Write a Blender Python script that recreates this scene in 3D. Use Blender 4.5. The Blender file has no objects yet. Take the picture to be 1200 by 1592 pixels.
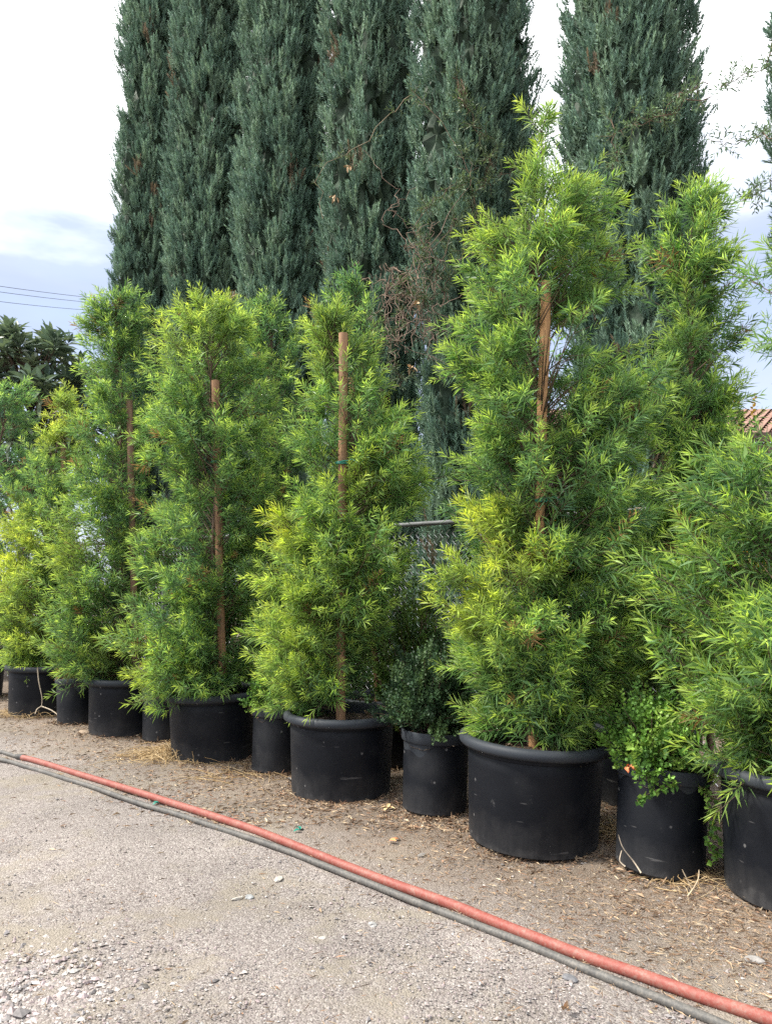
import bpy, math
import numpy as np
from mathutils import Vector

# ------------------------------------------------------------------ camera, world, sun, exposure
sc = bpy.context.scene
COL = sc.collection
R = math.radians
CAM_Z, FPX, HOR = 1.4, 1196.0, 910.0          # eye height (m), focal length and horizon in photo pixels (1200 x 1592)
PITCH = math.atan((HOR - 796.0) / FPX)

cam_d = bpy.data.cameras.new('camera')
cam = bpy.data.objects.new('camera', cam_d)
COL.objects.link(cam)
cam.location = (0, 0, CAM_Z)
cam.rotation_euler = (R(90) + PITCH, 0, 0)
cam_d.sensor_fit = 'VERTICAL'
cam_d.sensor_height = 24.0
cam_d.sensor_width = 24.0
cam_d.lens = 24.0 * FPX / 1592.0
cam_d.clip_start = 0.05
cam_d.clip_end = 3000
sc.camera = cam

SUN_AZ, SUN_EL = -94.0, 50.0                  # degrees; azimuth from +Y towards +X
world = bpy.data.worlds.new("World")
sc.world = world
world.use_nodes = True
nt = world.node_tree
nt.nodes.clear()


def N(t, kind, **kw):
    n = t.nodes.new(kind)
    for k, v in kw.items():
        setattr(n, k, v)
    return n


def math_node(t, op, a, b=None, clamp=False):
    n = N(t, 'ShaderNodeMath', operation=op)
    n.use_clamp = clamp
    for i, v in enumerate((a, b)):
        if v is None:
            continue
        if isinstance(v, (int, float)):
            n.inputs[i].default_value = v
        else:
            t.links.new(v, n.inputs[i])
    return n.outputs[0]


def ramp(t, fac, stops):
    n = N(t, 'ShaderNodeValToRGB')
    cr = n.color_ramp
    while len(cr.elements) < len(stops):
        cr.elements.new(0.5)
    for e, (p, c) in zip(cr.elements, stops):
        e.position = p
        e.color = (c[0], c[1], c[2], 1) if not isinstance(c, (int, float)) else (c, c, c, 1)
    t.links.new(fac, n.inputs[0])
    return n.outputs[0]


def mix(t, fac, a, b, mode='MIX'):
    n = N(t, 'ShaderNodeMix', data_type='RGBA', blend_type=mode)
    for sock, v in ((n.inputs[0], fac), (n.inputs[6], a), (n.inputs[7], b)):
        if isinstance(v, (int, float)):
            sock.default_value = v
        elif isinstance(v, (tuple, list)):
            sock.default_value = (v[0], v[1], v[2], 1)
        else:
            t.links.new(v, sock)
    return n.outputs[2]


def noise(t, vec, scale, detail=4, rough=0.55, out=0, dist=0.0):
    n = N(t, 'ShaderNodeTexNoise')
    n.inputs['Scale'].default_value = scale
    n.inputs['Detail'].default_value = detail
    n.inputs['Roughness'].default_value = rough
    n.inputs['Distortion'].default_value = dist
    if vec is not None:
        t.links.new(vec, n.inputs['Vector'])
    return n.outputs[out]


sky = N(nt, 'ShaderNodeTexSky', sky_type='NISHITA')
sky.sun_disc = False
sky.sun_elevation = R(SUN_EL)
sky.sun_rotation = R(SUN_AZ)
sky.air_density = 1.0
sky.dust_density = 2.0
tc = N(nt, 'ShaderNodeTexCoord')
sep = N(nt, 'ShaderNodeSeparateXYZ')
nt.links.new(tc.outputs['Generated'], sep.inputs[0])
mp = N(nt, 'ShaderNodeMapping')
mp.inputs['Scale'].default_value = (1.0, 1.0, 3.2)
mp.inputs['Location'].default_value = (0.35, 0.1, 0.3)
nt.links.new(tc.outputs['Generated'], mp.inputs[0])
n1 = noise(nt, mp.outputs[0], 2.6, 6, 0.55, dist=0.3)
n2 = noise(nt, mp.outputs[0], 5.5, 5, 0.5)
# bank of blue-grey cloud low down, white overcast above it
elev = math_node(nt, 'ADD', sep.outputs[2], math_node(nt, 'MULTIPLY', math_node(nt, 'SUBTRACT', n1, 0.5), 0.30))
elev = math_node(nt, 'SUBTRACT', elev, math_node(nt, 'MULTIPLY', sep.outputs[0], 0.13))
cloud = ramp(nt, elev, [(0.0, (3.1, 3.4, 4.1)), (0.33, (2.0, 2.35, 3.2)), (0.39, (2.3, 2.6, 3.3)),
                        (0.44, (4.3, 4.5, 4.9)), (0.51, (8.2, 8.2, 8.3)), (1.0, (8.8, 8.9, 9.1))])
fac = ramp(nt, n2, [(0.30, 0.70), (0.62, 0.97)])
bgc = mix(nt, fac, sky.outputs[0], cloud)
bg = N(nt, 'ShaderNodeBackground')
bg.inputs[1].default_value = 0.122
nt.links.new(bgc, bg.inputs[0])
wo = N(nt, 'ShaderNodeOutputWorld')
nt.links.new(bg.outputs[0], wo.inputs[0])

sd = bpy.data.lights.new('sun', 'SUN')
sd.energy = 3.0
sd.angle = R(10)
sd.color = (1.0, 0.95, 0.86)
sun = bpy.data.objects.new('sun', sd)
COL.objects.link(sun)
sv = Vector((math.cos(R(SUN_EL)) * math.sin(R(SUN_AZ)), math.cos(R(SUN_EL)) * math.cos(R(SUN_AZ)), math.sin(R(SUN_EL))))
sun.rotation_euler = sv.to_track_quat('Z', 'Y').to_euler()
sun.location = sv * 40

sc.view_settings.view_transform = 'Standard'
sc.view_settings.look = 'None'
sc.view_settings.exposure = 1.4
sc.view_settings.gamma = 1.0
sc.view_settings.use_curve_mapping = False
sc.render.engine = 'CYCLES'
sc.cycles.use_denoising = False
sc.cycles.max_bounces = 7
sc.cycles.diffuse_bounces = 5
sc.cycles.transmission_bounces = 4
sc.cycles.transparent_max_bounces = 4
sc.cycles.caustics_reflective = False
sc.cycles.caustics_refractive = False

# ------------------------------------------------------------------ geometry helpers
CA, SA = math.cos(PITCH), math.sin(PITCH)


def ray(u, v):
    dx, dy, dz = u - 600.0, FPX, 796.0 - v
    return np.array((dx, dy * CA - dz * SA, dy * SA + dz * CA))


def on_ground(u, v, z=0.0):
    d = ray(u, v)
    t = (z - CAM_Z) / d[2]
    return np.array((d[0] * t, d[1] * t, z))


def at(u, v, y):
    d = ray(u, v)
    t = y / d[1]
    return np.array((d[0] * t, y, CAM_Z + d[2] * t))


def unit(a):
    return a / np.maximum(np.linalg.norm(a, axis=-1, keepdims=True), 1e-9)


def ground_h(x, y):
    x = np.asarray(x, float)
    y = np.asarray(y, float)
    h = 0.010 * np.sin(1.7 * x + 0.6 * y + 1) + 0.008 * np.sin(2.9 * y - 1.3 * x) + 0.004 * np.sin(6.1 * x + 4.3 * y) \
        + 0.003 * np.sin(9.7 * y - 7.1 * x + 2) + 0.0016 * np.sin(23 * x + 11 * y) + 0.0016 * np.sin(19 * y - 27 * x)
    return h - 0.012


class MB:
    """collects vertices, faces and vertex colours, then links them as one mesh object"""

    def __init__(self):
        self.v, self.f, self.c, self.m, self.n = [], [], [], [], 0

    def add(self, verts, faces, col=None, mat=0):
        verts = np.asarray(verts, float).reshape(-1, 3)
        faces = np.asarray(faces, np.int64)
        self.v.append(verts)
        self.f.append(faces + self.n)
        self.m.append(np.full(len(faces), mat, np.int32))
        if col is None:
            c = np.ones((len(verts), 4))
        else:
            c = np.ones((len(verts), 4))
            c[:, :3] = np.asarray(col, float).reshape(-1, 3) if np.ndim(col) > 1 else np.asarray(col)
        self.c.append(c)
        self.n += len(verts)
        return self

    def mesh(self, name, smooth=False, sharp=None):
        me = bpy.data.meshes.new(name)
        v = np.concatenate(self.v)
        me.vertices.add(len(v))
        me.vertices.foreach_set('co', v.astype(np.float32).ravel())
        loops = np.concatenate([f.ravel() for f in self.f])
        sizes = np.concatenate([np.full(len(f), f.shape[1], np.int64) for f in self.f])
        starts = np.concatenate(([0], np.cumsum(sizes)[:-1]))
        me.loops.add(len(loops))
        me.loops.foreach_set('vertex_index', loops.astype(np.int32))
        me.polygons.add(len(sizes))
        me.polygons.foreach_set('loop_start', starts.astype(np.int32))
        me.polygons.foreach_set('material_index', np.concatenate(self.m))
        me.polygons.foreach_set('use_smooth', np.full(len(sizes), bool(smooth)))
        me.update(calc_edges=True)
        me.validate()
        a = me.color_attributes.new('col', 'FLOAT_COLOR', 'POINT')
        a.data.foreach_set('color', np.concatenate(self.c).astype(np.float32).ravel())
        if smooth and sharp:
            me.set_sharp_from_angle(angle=R(sharp))
        return me

    def build(self, name, mats, parent=None, smooth=False, sharp=None, loc=None):
        me = self.mesh(name, smooth, sharp)
        for m in (mats if isinstance(mats, (list, tuple)) else [mats]):
            me.materials.append(m)
        o = bpy.data.objects.new(name, me)
        COL.objects.link(o)
        if parent is not None:
            o.parent = parent
            o.matrix_parent_inverse.identity()
        if loc is not None:
            o.location = loc
        return o


def tag(o, label=None, cat=None, group=None, kind=None):
    for k, v in (('label', label), ('category', cat), ('group', group), ('kind', kind)):
        if v:
            o[k] = v
    return o


def empty(name, loc, label, cat, group=None, rot=(0, 0, 0)):
    o = bpy.data.objects.new(name, None)
    o.empty_display_size = 0.1
    COL.objects.link(o)
    o.location = loc
    o.rotation_euler = rot
    return tag(o, label, cat, group)


def tubes(mb, P, Rd, sides=4, col=None, mat=0, cap=True):
    """many tapered tubes at once: P (n,k,3) centre lines, Rd (n,k) radii"""
    P = np.asarray(P, float)
    n, k, _ = P.shape
    Rd = np.broadcast_to(np.asarray(Rd, float), (n, k))
    T = np.empty_like(P)
    T[:, 1:-1] = P[:, 2:] - P[:, :-2]
    T[:, 0] = P[:, 1] - P[:, 0]
    T[:, -1] = P[:, -1] - P[:, -2]
    T = unit(T)
    main = unit(P[:, -1] - P[:, 0])
    ref = np.where(np.abs(main[:, 2:3]) < 0.8, np.array([[0, 0, 1.0]]), np.array([[1.0, 0, 0]]))[:, None, :]
    A = unit(np.cross(T, np.broadcast_to(ref, T.shape)))
    B = np.cross(T, A)
    ang = np.arange(sides) * 2 * np.pi / sides
    V = P[:, :, None, :] + Rd[:, :, None, None] * (A[:, :, None, :] * np.cos(ang)[None, None, :, None] + B[:, :, None, :] * np.sin(ang)[None, None, :, None])
    base = (np.arange(n) * k * sides)[:, None, None]
    i = (np.arange(k - 1) * sides)[None, :, None]
    j = np.arange(sides)[None, None, :]
    j2 = (j + 1) % sides
    F = np.stack(np.broadcast_arrays(base + i + j, base + i + j2, base + i + sides + j2, base + i + sides + j), -1).reshape(-1, 4)
    if col is not None:
        col = np.asarray(col, float)
        if col.ndim == 2:
            col = np.repeat(col, k * sides, axis=0)
    n0 = mb.n
    mb.add(V.reshape(-1, 3), F, col, mat)
    if cap and sides > 2:
        for end in (0, k - 1):
            idx = (np.arange(n) * k * sides)[:, None] + end * sides + np.arange(sides)[None, :]
            mb.f.append((idx[:, ::-1] if end else idx) + n0)
            mb.m.append(np.full(n, mat, np.int32))
    return mb


def leaves(mb, P, D, L, W, rng, col, mat=0, fold=0.15, droop=0.12, wide=0.42):
    """many leaf blades: base P, direction D, length L, width W; each is a bent kite of two faces"""
    n = len(P)
    L = np.broadcast_to(L, (n,))[:, None]
    W = np.broadcast_to(W, (n,))[:, None]
    D = unit(D)
    rnd = unit(rng.normal(size=(n, 3)) + np.array([0, 0, 0.9]))
    S = unit(np.cross(D, rnd))
    U = np.cross(S, D)
    mid = P + D * L * wide
    tip = P + D * L - np.array([0, 0, 1.0]) * L * droop * rng.uniform(0, 1, (n, 1)) + U * L * rng.normal(0, 0.05, (n, 1))
    bend = U * L * rng.normal(0.05, 0.05, (n, 1))
    a = mid + S * W * 0.5 + bend
    b = mid - S * W * 0.5 + bend
    V = np.stack([P, a, tip, b], 1).reshape(-1, 3)
    i = np.arange(n)[:, None] * 4
    F = np.concatenate([i + np.array([[0, 1, 2]]), i + np.array([[0, 2, 3]])])
    mb.add(V, F, np.repeat(col, 4, axis=0), mat)


def needles(mb, P, D, L, W, rng, col, mat=0):
    """single-face pointed leaves"""
    n = len(P)
    L = np.broadcast_to(L, (n,))[:, None]
    W = np.broadcast_to(W, (n,))[:, None]
    D = unit(D)
    S = unit(np.cross(D, rng.normal(size=(n, 3)))) * W * 0.5
    V = np.stack([P - S, P + S, P + D * L], 1).reshape(-1, 3)
    mb.add(V, np.arange(3 * n).reshape(n, 3), np.repeat(col, 3, axis=0), mat)


def blades(mb, P, D, L, W, rng, col, mat=0, arch=0.25, seg=3):
    """broader leaves with a midrib fold and an arching length"""
    n = len(P)
    L = np.broadcast_to(L, (n,))[:, None]
    W = np.broadcast_to(W, (n,))[:, None]
    D = unit(D)
    S = unit(np.cross(D, unit(rng.normal(size=(n, 3)) * 0.35 + np.array([0, 0, 1.0]))))
    U = np.cross(S, D)
    ts = np.linspace(0, 1, seg + 2)
    rows = []
    for t in ts:
        c = P + D * L * t - np.array([0, 0, 1.0]) * L * arch * t * t
        w = W * 0.5 * (math.sin(math.pi * min(1, t * 0.93 + 0.06)) ** 0.8 if 0 < t < 1 else 0.06)
        rows += [c - S * w + U * w * 0.5, c, c + S * w + U * w * 0.5]
    V = np.stack(rows, 1)
    k = len(rows)
    F = []
    for r in range(seg + 1):
        o = r * 3
        F += [[o, o + 1, o + 4, o + 3], [o + 1, o + 2, o + 5, o + 4]]
    F = (np.arange(n)[:, None, None] * k + np.array(F)[None]).reshape(-1, 4)
    mb.add(V.reshape(-1, 3), F, np.repeat(col, k, axis=0), mat)


def shoots(mb, P, D, L, n, rng, leafL, leafW, col, th0=70, th1=22, t0=0.12, kind='kite', tipcol=None):
    """n leaves spiralled round each shoot: base P, direction D, length L; colour per shoot, lighter tip colour if given"""
    m = len(P)
    D = unit(D)
    A = unit(np.cross(D, unit(rng.normal(size=(m, 3)))))
    B = np.cross(D, A)
    j = np.arange(n)
    t = (t0 + (1 - t0) * (j + 0.5) / n)[None, :] + rng.normal(0, 0.02, (m, n))
    az = (j * 2.39996)[None, :] + rng.uniform(0, 6.28, (m, 1)) + rng.normal(0, 0.25, (m, n))
    th = np.radians(th0 + (th1 - th0) * np.clip(t, 0, 1)) + rng.normal(0, 0.12, (m, n))
    base = P[:, None] + D[:, None] * (np.asarray(L).reshape(-1, 1) * t)[..., None]
    d = D[:, None] * np.cos(th)[..., None] + (A[:, None] * np.cos(az)[..., None] + B[:, None] * np.sin(az)[..., None]) * np.sin(th)[..., None]
    leafL = np.asarray(leafL) * rng.uniform(0.68, 1.22, (m, 1)) if kind == 'kite' else leafL
    ll = leafL * rng.uniform(0.75, 1.2, (m, n)) * (1.0 - 0.45 * np.clip(t - 0.7, 0, 1) / 0.3)
    lw = leafW * rng.uniform(0.8, 1.2, (m, n))
    c = np.repeat(col[:, None], n, 1)
    if tipcol is not None:
        f = np.clip((t - 0.45) / 0.5, 0, 1)[..., None]
        c = c * (1 - f) + tipcol[:, None] * f
    c = c * rng.uniform(0.8, 1.2, (m, n, 1))
    fn = {'kite': leaves, 'blade': blades, 'needle': needles}[kind]
    fn(mb, base.reshape(-1, 3), d.reshape(-1, 3), ll.ravel(), lw.ravel(), rng, c.reshape(-1, 3))


def lathe(mb, prof, seg=72, ctr=(0, 0), wob=0.0, rng=None, mat=0):
    prof = np.asarray(prof, float)
    a = np.arange(seg) * 2 * np.pi / seg
    w = np.ones(seg)
    if wob:
        w = 1 + wob * (np.sin(2 * a + rng.uniform(0, 6)) + 0.6 * np.sin(3 * a + rng.uniform(0, 6)) + 0.3 * np.sin(7 * a + rng.uniform(0, 6)))
    k = len(prof)
    V = np.stack([prof[:, 0][:, None] * (np.cos(a) * w)[None] + ctr[0], prof[:, 0][:, None] * (np.sin(a) * w)[None] + ctr[1],
                  np.broadcast_to(prof[:, 1][:, None], (k, seg))], -1)
    i = (np.arange(k - 1) * seg)[:, None]
    j = np.arange(seg)[None]
    j2 = (j + 1) % seg
    F = np.stack(np.broadcast_arrays(i + j, i + j2, i + seg + j2, i + seg + j), -1).reshape(-1, 4)
    mb.add(V.reshape(-1, 3), F, None, mat)


def box(mb, lo, hi, mat=0, col=None):
    x0, y0, z0 = lo
    x1, y1, z1 = hi
    V = [(x0, y0, z0), (x1, y0, z0), (x1, y1, z0), (x0, y1, z0), (x0, y0, z1), (x1, y0, z1), (x1, y1, z1), (x0, y1, z1)]
    F = [(0, 3, 2, 1), (4, 5, 6, 7), (0, 1, 5, 4), (1, 2, 6, 5), (2, 3, 7, 6), (3, 0, 4, 7)]
    mb.add(V, F, col, mat)


# ------------------------------------------------------------------ materials
def new_mat(name):
    m = bpy.data.materials.new(name)
    m.use_nodes = True
    t = m.node_tree
    t.nodes.clear()
    out = N(t, 'ShaderNodeOutputMaterial')
    p = N(t, 'ShaderNodeBsdfPrincipled')
    t.links.new(p.outputs[0], out.inputs[0])
    return m, t, p, out


def obj_vec(t, which='Object'):
    return N(t, 'ShaderNodeTexCoord').outputs[which]


def bump(t, p, h, strength=0.3, dist=0.01):
    b = N(t, 'ShaderNodeBump')
    b.inputs['Strength'].default_value = strength
    b.inputs['Distance'].default_value = dist
    t.links.new(h, b.inputs['Height'])
    t.links.new(b.outputs[0], p.inputs['Normal'])


def leaf_mat(name, trans=0.35, rough=0.45, gain=1.25, spec=0.35, warm=(1.1, 1.1, 0.75)):
    m, t, p, out = new_mat(name)
    a = N(t, 'ShaderNodeAttribute', attribute_name='col')
    nz = noise(t, obj_vec(t), 9, 2)
    c = mix(t, 1.0, a.outputs[0], ramp(t, nz, [(0.3, 0.8), (0.7, 1.2)]), 'MULTIPLY')
    t.links.new(c, p.inputs['Base Color'])
    p.inputs['Roughness'].default_value = rough
    p.inputs['Specular IOR Level'].default_value = spec
    tr = N(t, 'ShaderNodeBsdfTranslucent')
    t.links.new(mix(t, 1.0, c, tuple(gain * w for w in warm), 'MULTIPLY'), tr.inputs[0])
    ms = N(t, 'ShaderNodeMixShader')
    ms.inputs[0].default_value = trans
    t.links.new(p.outputs[0], ms.inputs[1])
    t.links.new(tr.outputs[0], ms.inputs[2])
    t.links.new(ms.outputs[0], out.inputs[0])
    return m


def col_mat(name, rough=0.8, spec=0.3, nscale=40, lo=0.75, hi=1.25, bumps=0.0):
    m, t, p, out = new_mat(name)
    a = N(t, 'ShaderNodeAttribute', attribute_name='col')
    nz = noise(t, obj_vec(t), nscale, 4)
    t.links.new(mix(t, 1.0, a.outputs[0], ramp(t, nz, [(0.3, lo), (0.7, hi)]), 'MULTIPLY'), p.inputs['Base Color'])
    p.inputs['Roughness'].default_value = rough
    p.inputs['Specular IOR Level'].default_value = spec
    if bumps:
        bump(t, p, nz, bumps, 0.005)
    return m


M_leaf = leaf_mat('fern_pine_leaf', 0.48, 0.45, 1.25, 0.3)
M_cyp = leaf_mat('cypress_leaf', 0.25, 0.6, 1.0, 0.2, (1, 1, 0.8))
M_shrub = leaf_mat('shrub_leaf', 0.22, 0.5, spec=0.22)
M_broad = leaf_mat('broad_leaf', 0.2, 0.35)
M_vine = leaf_mat('vine_leaf', 0.25, 0.5)
M_bits = col_mat('litter', 0.9, 0.15)
M_stone = col_mat('stone', 0.85, 0.25, 60, 0.7, 1.25, 0.4)
M_metal = col_mat('galvanised_wire', 0.45, 0.5)
M_metal.node_tree.nodes['Principled BSDF'].inputs['Metallic'].default_value = 0.6


def bark_mat():
    m, t, p, out = new_mat('bark')
    mp_ = N(t, 'ShaderNodeMapping')
    mp_.inputs['Scale'].default_value = (60, 60, 12)
    t.links.new(obj_vec(t), mp_.inputs[0])
    nz = noise(t, mp_.outputs[0], 1.0, 5)
    t.links.new(ramp(t, nz, [(0.3, (0.06, 0.04, 0.028)), (0.6, (0.14, 0.09, 0.06)), (0.8, (0.2, 0.15, 0.11))]), p.inputs['Base Color'])
    p.inputs['Roughness'].default_value = 0.85
    bump(t, p, nz, 0.5, 0.004)
    return m


def wood_mat():
    m, t, p, out = new_mat('stake_wood')
    a = N(t, 'ShaderNodeAttribute', attribute_name='col')
    mp_ = N(t, 'ShaderNodeMapping')
    mp_.inputs['Scale'].default_value = (70, 70, 3)
    t.links.new(obj_vec(t), mp_.inputs[0])
    nz = noise(t, mp_.outputs[0], 1.0, 5)
    n_2 = noise(t, obj_vec(t), 5, 3)
    c = mix(t, 1.0, a.outputs[0], ramp(t, nz, [(0.3, 0.6), (0.7, 1.2)]), 'MULTIPLY')
    c = mix(t, ramp(t, n_2, [(0.5, 0.0), (0.75, 0.6)]), c, (0.1, 0.07, 0.05))
    t.links.new(c, p.inputs['Base Color'])
    p.inputs['Roughness'].default_value = 0.75
    bump(t, p, nz, 0.4, 0.003)
    return m


def plastic_mat(name='black_pot_plastic', c0=(0.0022, 0.0034, 0.0062), highlight=0.0):
    m, t, p, out = new_mat(name)
    v = obj_vec(t)
    oi = N(t, 'ShaderNodeObjectInfo')
    vv = N(t, 'ShaderNodeVectorMath', operation='ADD')
    cmb = N(t, 'ShaderNodeCombineXYZ')
    for i in range(3):
        t.links.new(math_node(t, 'MULTIPLY', oi.outputs['Random'], 17.0 + 5 * i), cmb.inputs[i])
    t.links.new(v, vv.inputs[0])
    t.links.new(cmb.outputs[0], vv.inputs[1])
    sp = N(t, 'ShaderNodeSeparateXYZ')
    t.links.new(v, sp.inputs[0])
    big = noise(t, vv.outputs[0], 3.2, 4)
    med = noise(t, vv.outputs[0], 11, 6, 0.65)
    fine = noise(t, vv.outputs[0], 70, 4, 0.7)
    mpp = N(t, 'ShaderNodeMapping')
    mpp.inputs['Scale'].default_value = (28, 28, 4)
    t.links.new(vv.outputs[0], mpp.inputs[0])
    streak = noise(t, mpp.outputs[0], 1.0, 4, 0.6)
    # dusty splash above the ground line and cloudy handling marks
    low = ramp(t, math_node(t, 'ADD', sp.outputs[2], math_node(t, 'MULTIPLY', math_node(t, 'SUBTRACT', med, 0.5), 0.25)), [(0.0, 0.34), (0.05, 0.14), (0.2, 0.0)])
    cloud_ = ramp(t, big, [(0.5, 0.0), (0.75, 0.10)])
    spk = N(t, 'ShaderNodeTexVoronoi')
    spk.inputs['Scale'].default_value = 16
    t.links.new(vv.outputs[0], spk.inputs['Vector'])
    spc = N(t, 'ShaderNodeSeparateColor')
    t.links.new(spk.outputs['Color'], spc.inputs[0])
    speck = math_node(t, 'MULTIPLY', ramp(t, spk.outputs['Distance'], [(0.10, 1.0), (0.16, 0.0)]), ramp(t, spc.outputs[0], [(0.82, 0.0), (0.84, 1.0)]))
    mps = N(t, 'ShaderNodeMapping')
    mps.inputs['Scale'].default_value = (5, 5, 42)
    mps.inputs['Rotation'].default_value = (0.35, 0.2, 0)
    t.links.new(vv.outputs[0], mps.inputs[0])
    scr = ramp(t, noise(t, mps.outputs[0], 1.0, 2, 0.5), [(0.72, 0.0), (0.75, 0.8)])
    scuff = math_node(t, 'ADD', math_node(t, 'ADD', math_node(t, 'MULTIPLY', ramp(t, med, [(0.66, 0.0), (0.72, 0.6)]), ramp(t, fine, [(0.45, 0.0), (0.6, 1.0)])), math_node(t, 'MULTIPLY', speck, 1.6)), scr)
    dust = math_node(t, 'ADD', math_node(t, 'ADD', low, cloud_), math_node(t, 'MULTIPLY', scuff, 0.5), True)
    dust = math_node(t, 'MULTIPLY', dust, ramp(t, streak, [(0.25, 0.55), (0.7, 1.15)]), True)
    c = mix(t, math_node(t, 'ADD', dust, highlight, True), c0, (0.14, 0.137, 0.135))  # even lift beside the dust: highlight painted into the rim colour
    t.links.new(c, p.inputs['Base Color'])
    t.links.new(ramp(t, med, [(0.3, 0.5), (0.7, 0.68)]), p.inputs['Roughness'])
    p.inputs['Specular IOR Level'].default_value = 0.24
    bump(t, p, math_node(t, 'ADD', fine, math_node(t, 'MULTIPLY', big, 3.0)), 0.12, 0.004)
    return m


def soil_mat():
    m, t, p, out = new_mat('potting_soil')
    v = obj_vec(t)
    a = noise(t, v, 55, 6, 0.7)
    vo = N(t, 'ShaderNodeTexVoronoi')
    vo.inputs['Scale'].default_value = 110
    t.links.new(v, vo.inputs['Vector'])
    c = ramp(t, a, [(0.3, (0.025, 0.018, 0.013)), (0.55, (0.075, 0.05, 0.034)), (0.75, (0.17, 0.12, 0.08))])
    c = mix(t, ramp(t, vo.outputs['Color'], [(0.8, 0.0), (0.9, 0.6)]), c, (0.25, 0.2, 0.15))
    t.links.new(c, p.inputs['Base Color'])
    p.inputs['Roughness'].default_value = 0.95
    bump(t, p, math_node(t, 'ADD', a, vo.outputs['Distance']), 0.9, 0.015)
    return m


def hose_mat(name, c0, c1, dirt):
    m, t, p, out = new_mat(name)
    v = obj_vec(t)
    a = noise(t, v, 14, 5, 0.65)
    b = noise(t, v, 90, 4, 0.7)
    c = mix(t, ramp(t, a, [(0.35, 0.0), (0.7, 1.0)]), c0, c1)
    c = mix(t, math_node(t, 'MULTIPLY', ramp(t, b, [(0.42, 0.0), (0.66, 0.75)]), ramp(t, a, [(0.3, 0.2), (0.7, 1.0)])), c, dirt)
    t.links.new(c, p.inputs['Base Color'])
    p.inputs['Roughness'].default_value = 0.6
    p.inputs['Specular IOR Level'].default_value = 0.3
    bump(t, p, b, 0.2, 0.003)
    return m


# row geometry: the line the big pots stand on runs from right-front to left-back
ROW_E = unit(np.array([-0.71, 0.70]))
ROW_N = np.array([-ROW_E[1], ROW_E[0]])        # towards the camera side (-, -)
ROW_P = on_ground(827, 1330)[:2]


def ground_mat():
    m, t, p, out = new_mat('gravel_ground')
    geo = N(t, 'ShaderNodeNewGeometry')
    v = geo.outputs['Position']
    sp = N(t, 'ShaderNodeSeparateXYZ')
    t.links.new(v, sp.inputs[0])
    # signed distance in front of the row of pots
    d = math_node(t, 'ADD', math_node(t, 'MULTIPLY', math_node(t, 'SUBTRACT', sp.outputs[0], float(ROW_P[0])), float(ROW_N[0])),
                  math_node(t, 'MULTIPLY', math_node(t, 'SUBTRACT', sp.outputs[1], float(ROW_P[1])), float(ROW_N[1])))
    big = noise(t, v, 1.1, 5, 0.6, dist=0.4)
    med = noise(t, v, 4.5, 5, 0.65)
    fine = noise(t, v, 130, 4, 0.75)
    vo = N(t, 'ShaderNodeTexVoronoi')
    vo.inputs['Scale'].default_value = 125
    t.links.new(v, vo.inputs['Vector'])
    vs = N(t, 'ShaderNodeSeparateColor')
    t.links.new(vo.outputs['Color'], vs.inputs[0])
    grav = ramp(t, vs.outputs[0], [(0.0, (0.20, 0.172, 0.162)), (0.35, (0.33, 0.288, 0.268)), (0.7, (0.43, 0.385, 0.355)), (1.0, (0.58, 0.53, 0.49))])
    grav = mix(t, ramp(t, vs.outputs[1], [(0.5, 0.0), (1.0, 0.5)]), grav, (0.33, 0.268, 0.268))
    sand = ramp(t, fine, [(0.3, (0.29, 0.248, 0.195)), (0.6, (0.43, 0.375, 0.300)), (0.75, (0.52, 0.465, 0.385))])
    patch = ramp(t, math_node(t, 'ADD', big, math_node(t, 'MULTIPLY', math_node(t, 'SUBTRACT', med, 0.5), 0.5)), [(0.5, 0.12), (0.62, 0.8)])
    c = mix(t, patch, grav, sand)
    # brown dirt with needle mulch close to and behind the pots
    dirt = ramp(t, fine, [(0.3, (0.17, 0.13, 0.098)), (0.5, (0.31, 0.245, 0.192)), (0.7, (0.44, 0.36, 0.29))])
    dn = math_node(t, 'ADD', d, math_node(t, 'MULTIPLY', math_node(t, 'SUBTRACT', med, 0.5), 0.9))
    near = ramp(t, math_node(t, 'MULTIPLY', dn, 0.5), [(0.0, 1.0), (0.14, 0.85), (0.28, 0.5), (0.46, 0.0)])
    c = mix(t, near, c, dirt)
    sh = ramp(t, noise(t, v, 0.9, 5, 0.6), [(0.35, 0.82), (0.65, 1.14)])
    c = mix(t, 1.0, c, sh, 'MULTIPLY')
    c = mix(t, 1.0, c, (0.66, 0.665, 0.67), 'MULTIPLY')
    t.links.new(c, p.inputs['Base Color'])
    p.inputs['Roughness'].default_value = 0.95
    p.inputs['Specular IOR Level'].default_value = 0.15
    h = math_node(t, 'ADD', math_node(t, 'MULTIPLY', vo.outputs['Distance'], -0.8), math_node(t, 'ADD', fine, math_node(t, 'MULTIPLY', med, 1.2)))
    bump(t, p, h, 0.8, 0.010)
    return m


M_rim = plastic_mat('highlit_rim_plastic', (0.013, 0.019, 0.027), 0.10)  # paler, bluish rim colour imitates the light caught by the lip
M_bark, M_wood, M_pot, M_soil, M_ground = bark_mat(), wood_mat(), plastic_mat(), soil_mat(), ground_mat()
M_red = hose_mat('red_hose', (0.21, 0.048, 0.037), (0.255, 0.08, 0.06), (0.25, 0.18, 0.15))
M_grey = hose_mat('grey_hose', (0.060, 0.059, 0.057), (0.10, 0.097, 0.09), (0.20, 0.18, 0.155))
M_black = hose_mat('black_joint', (0.02, 0.02, 0.022), (0.04, 0.04, 0.04), (0.2, 0.18, 0.15))


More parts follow.
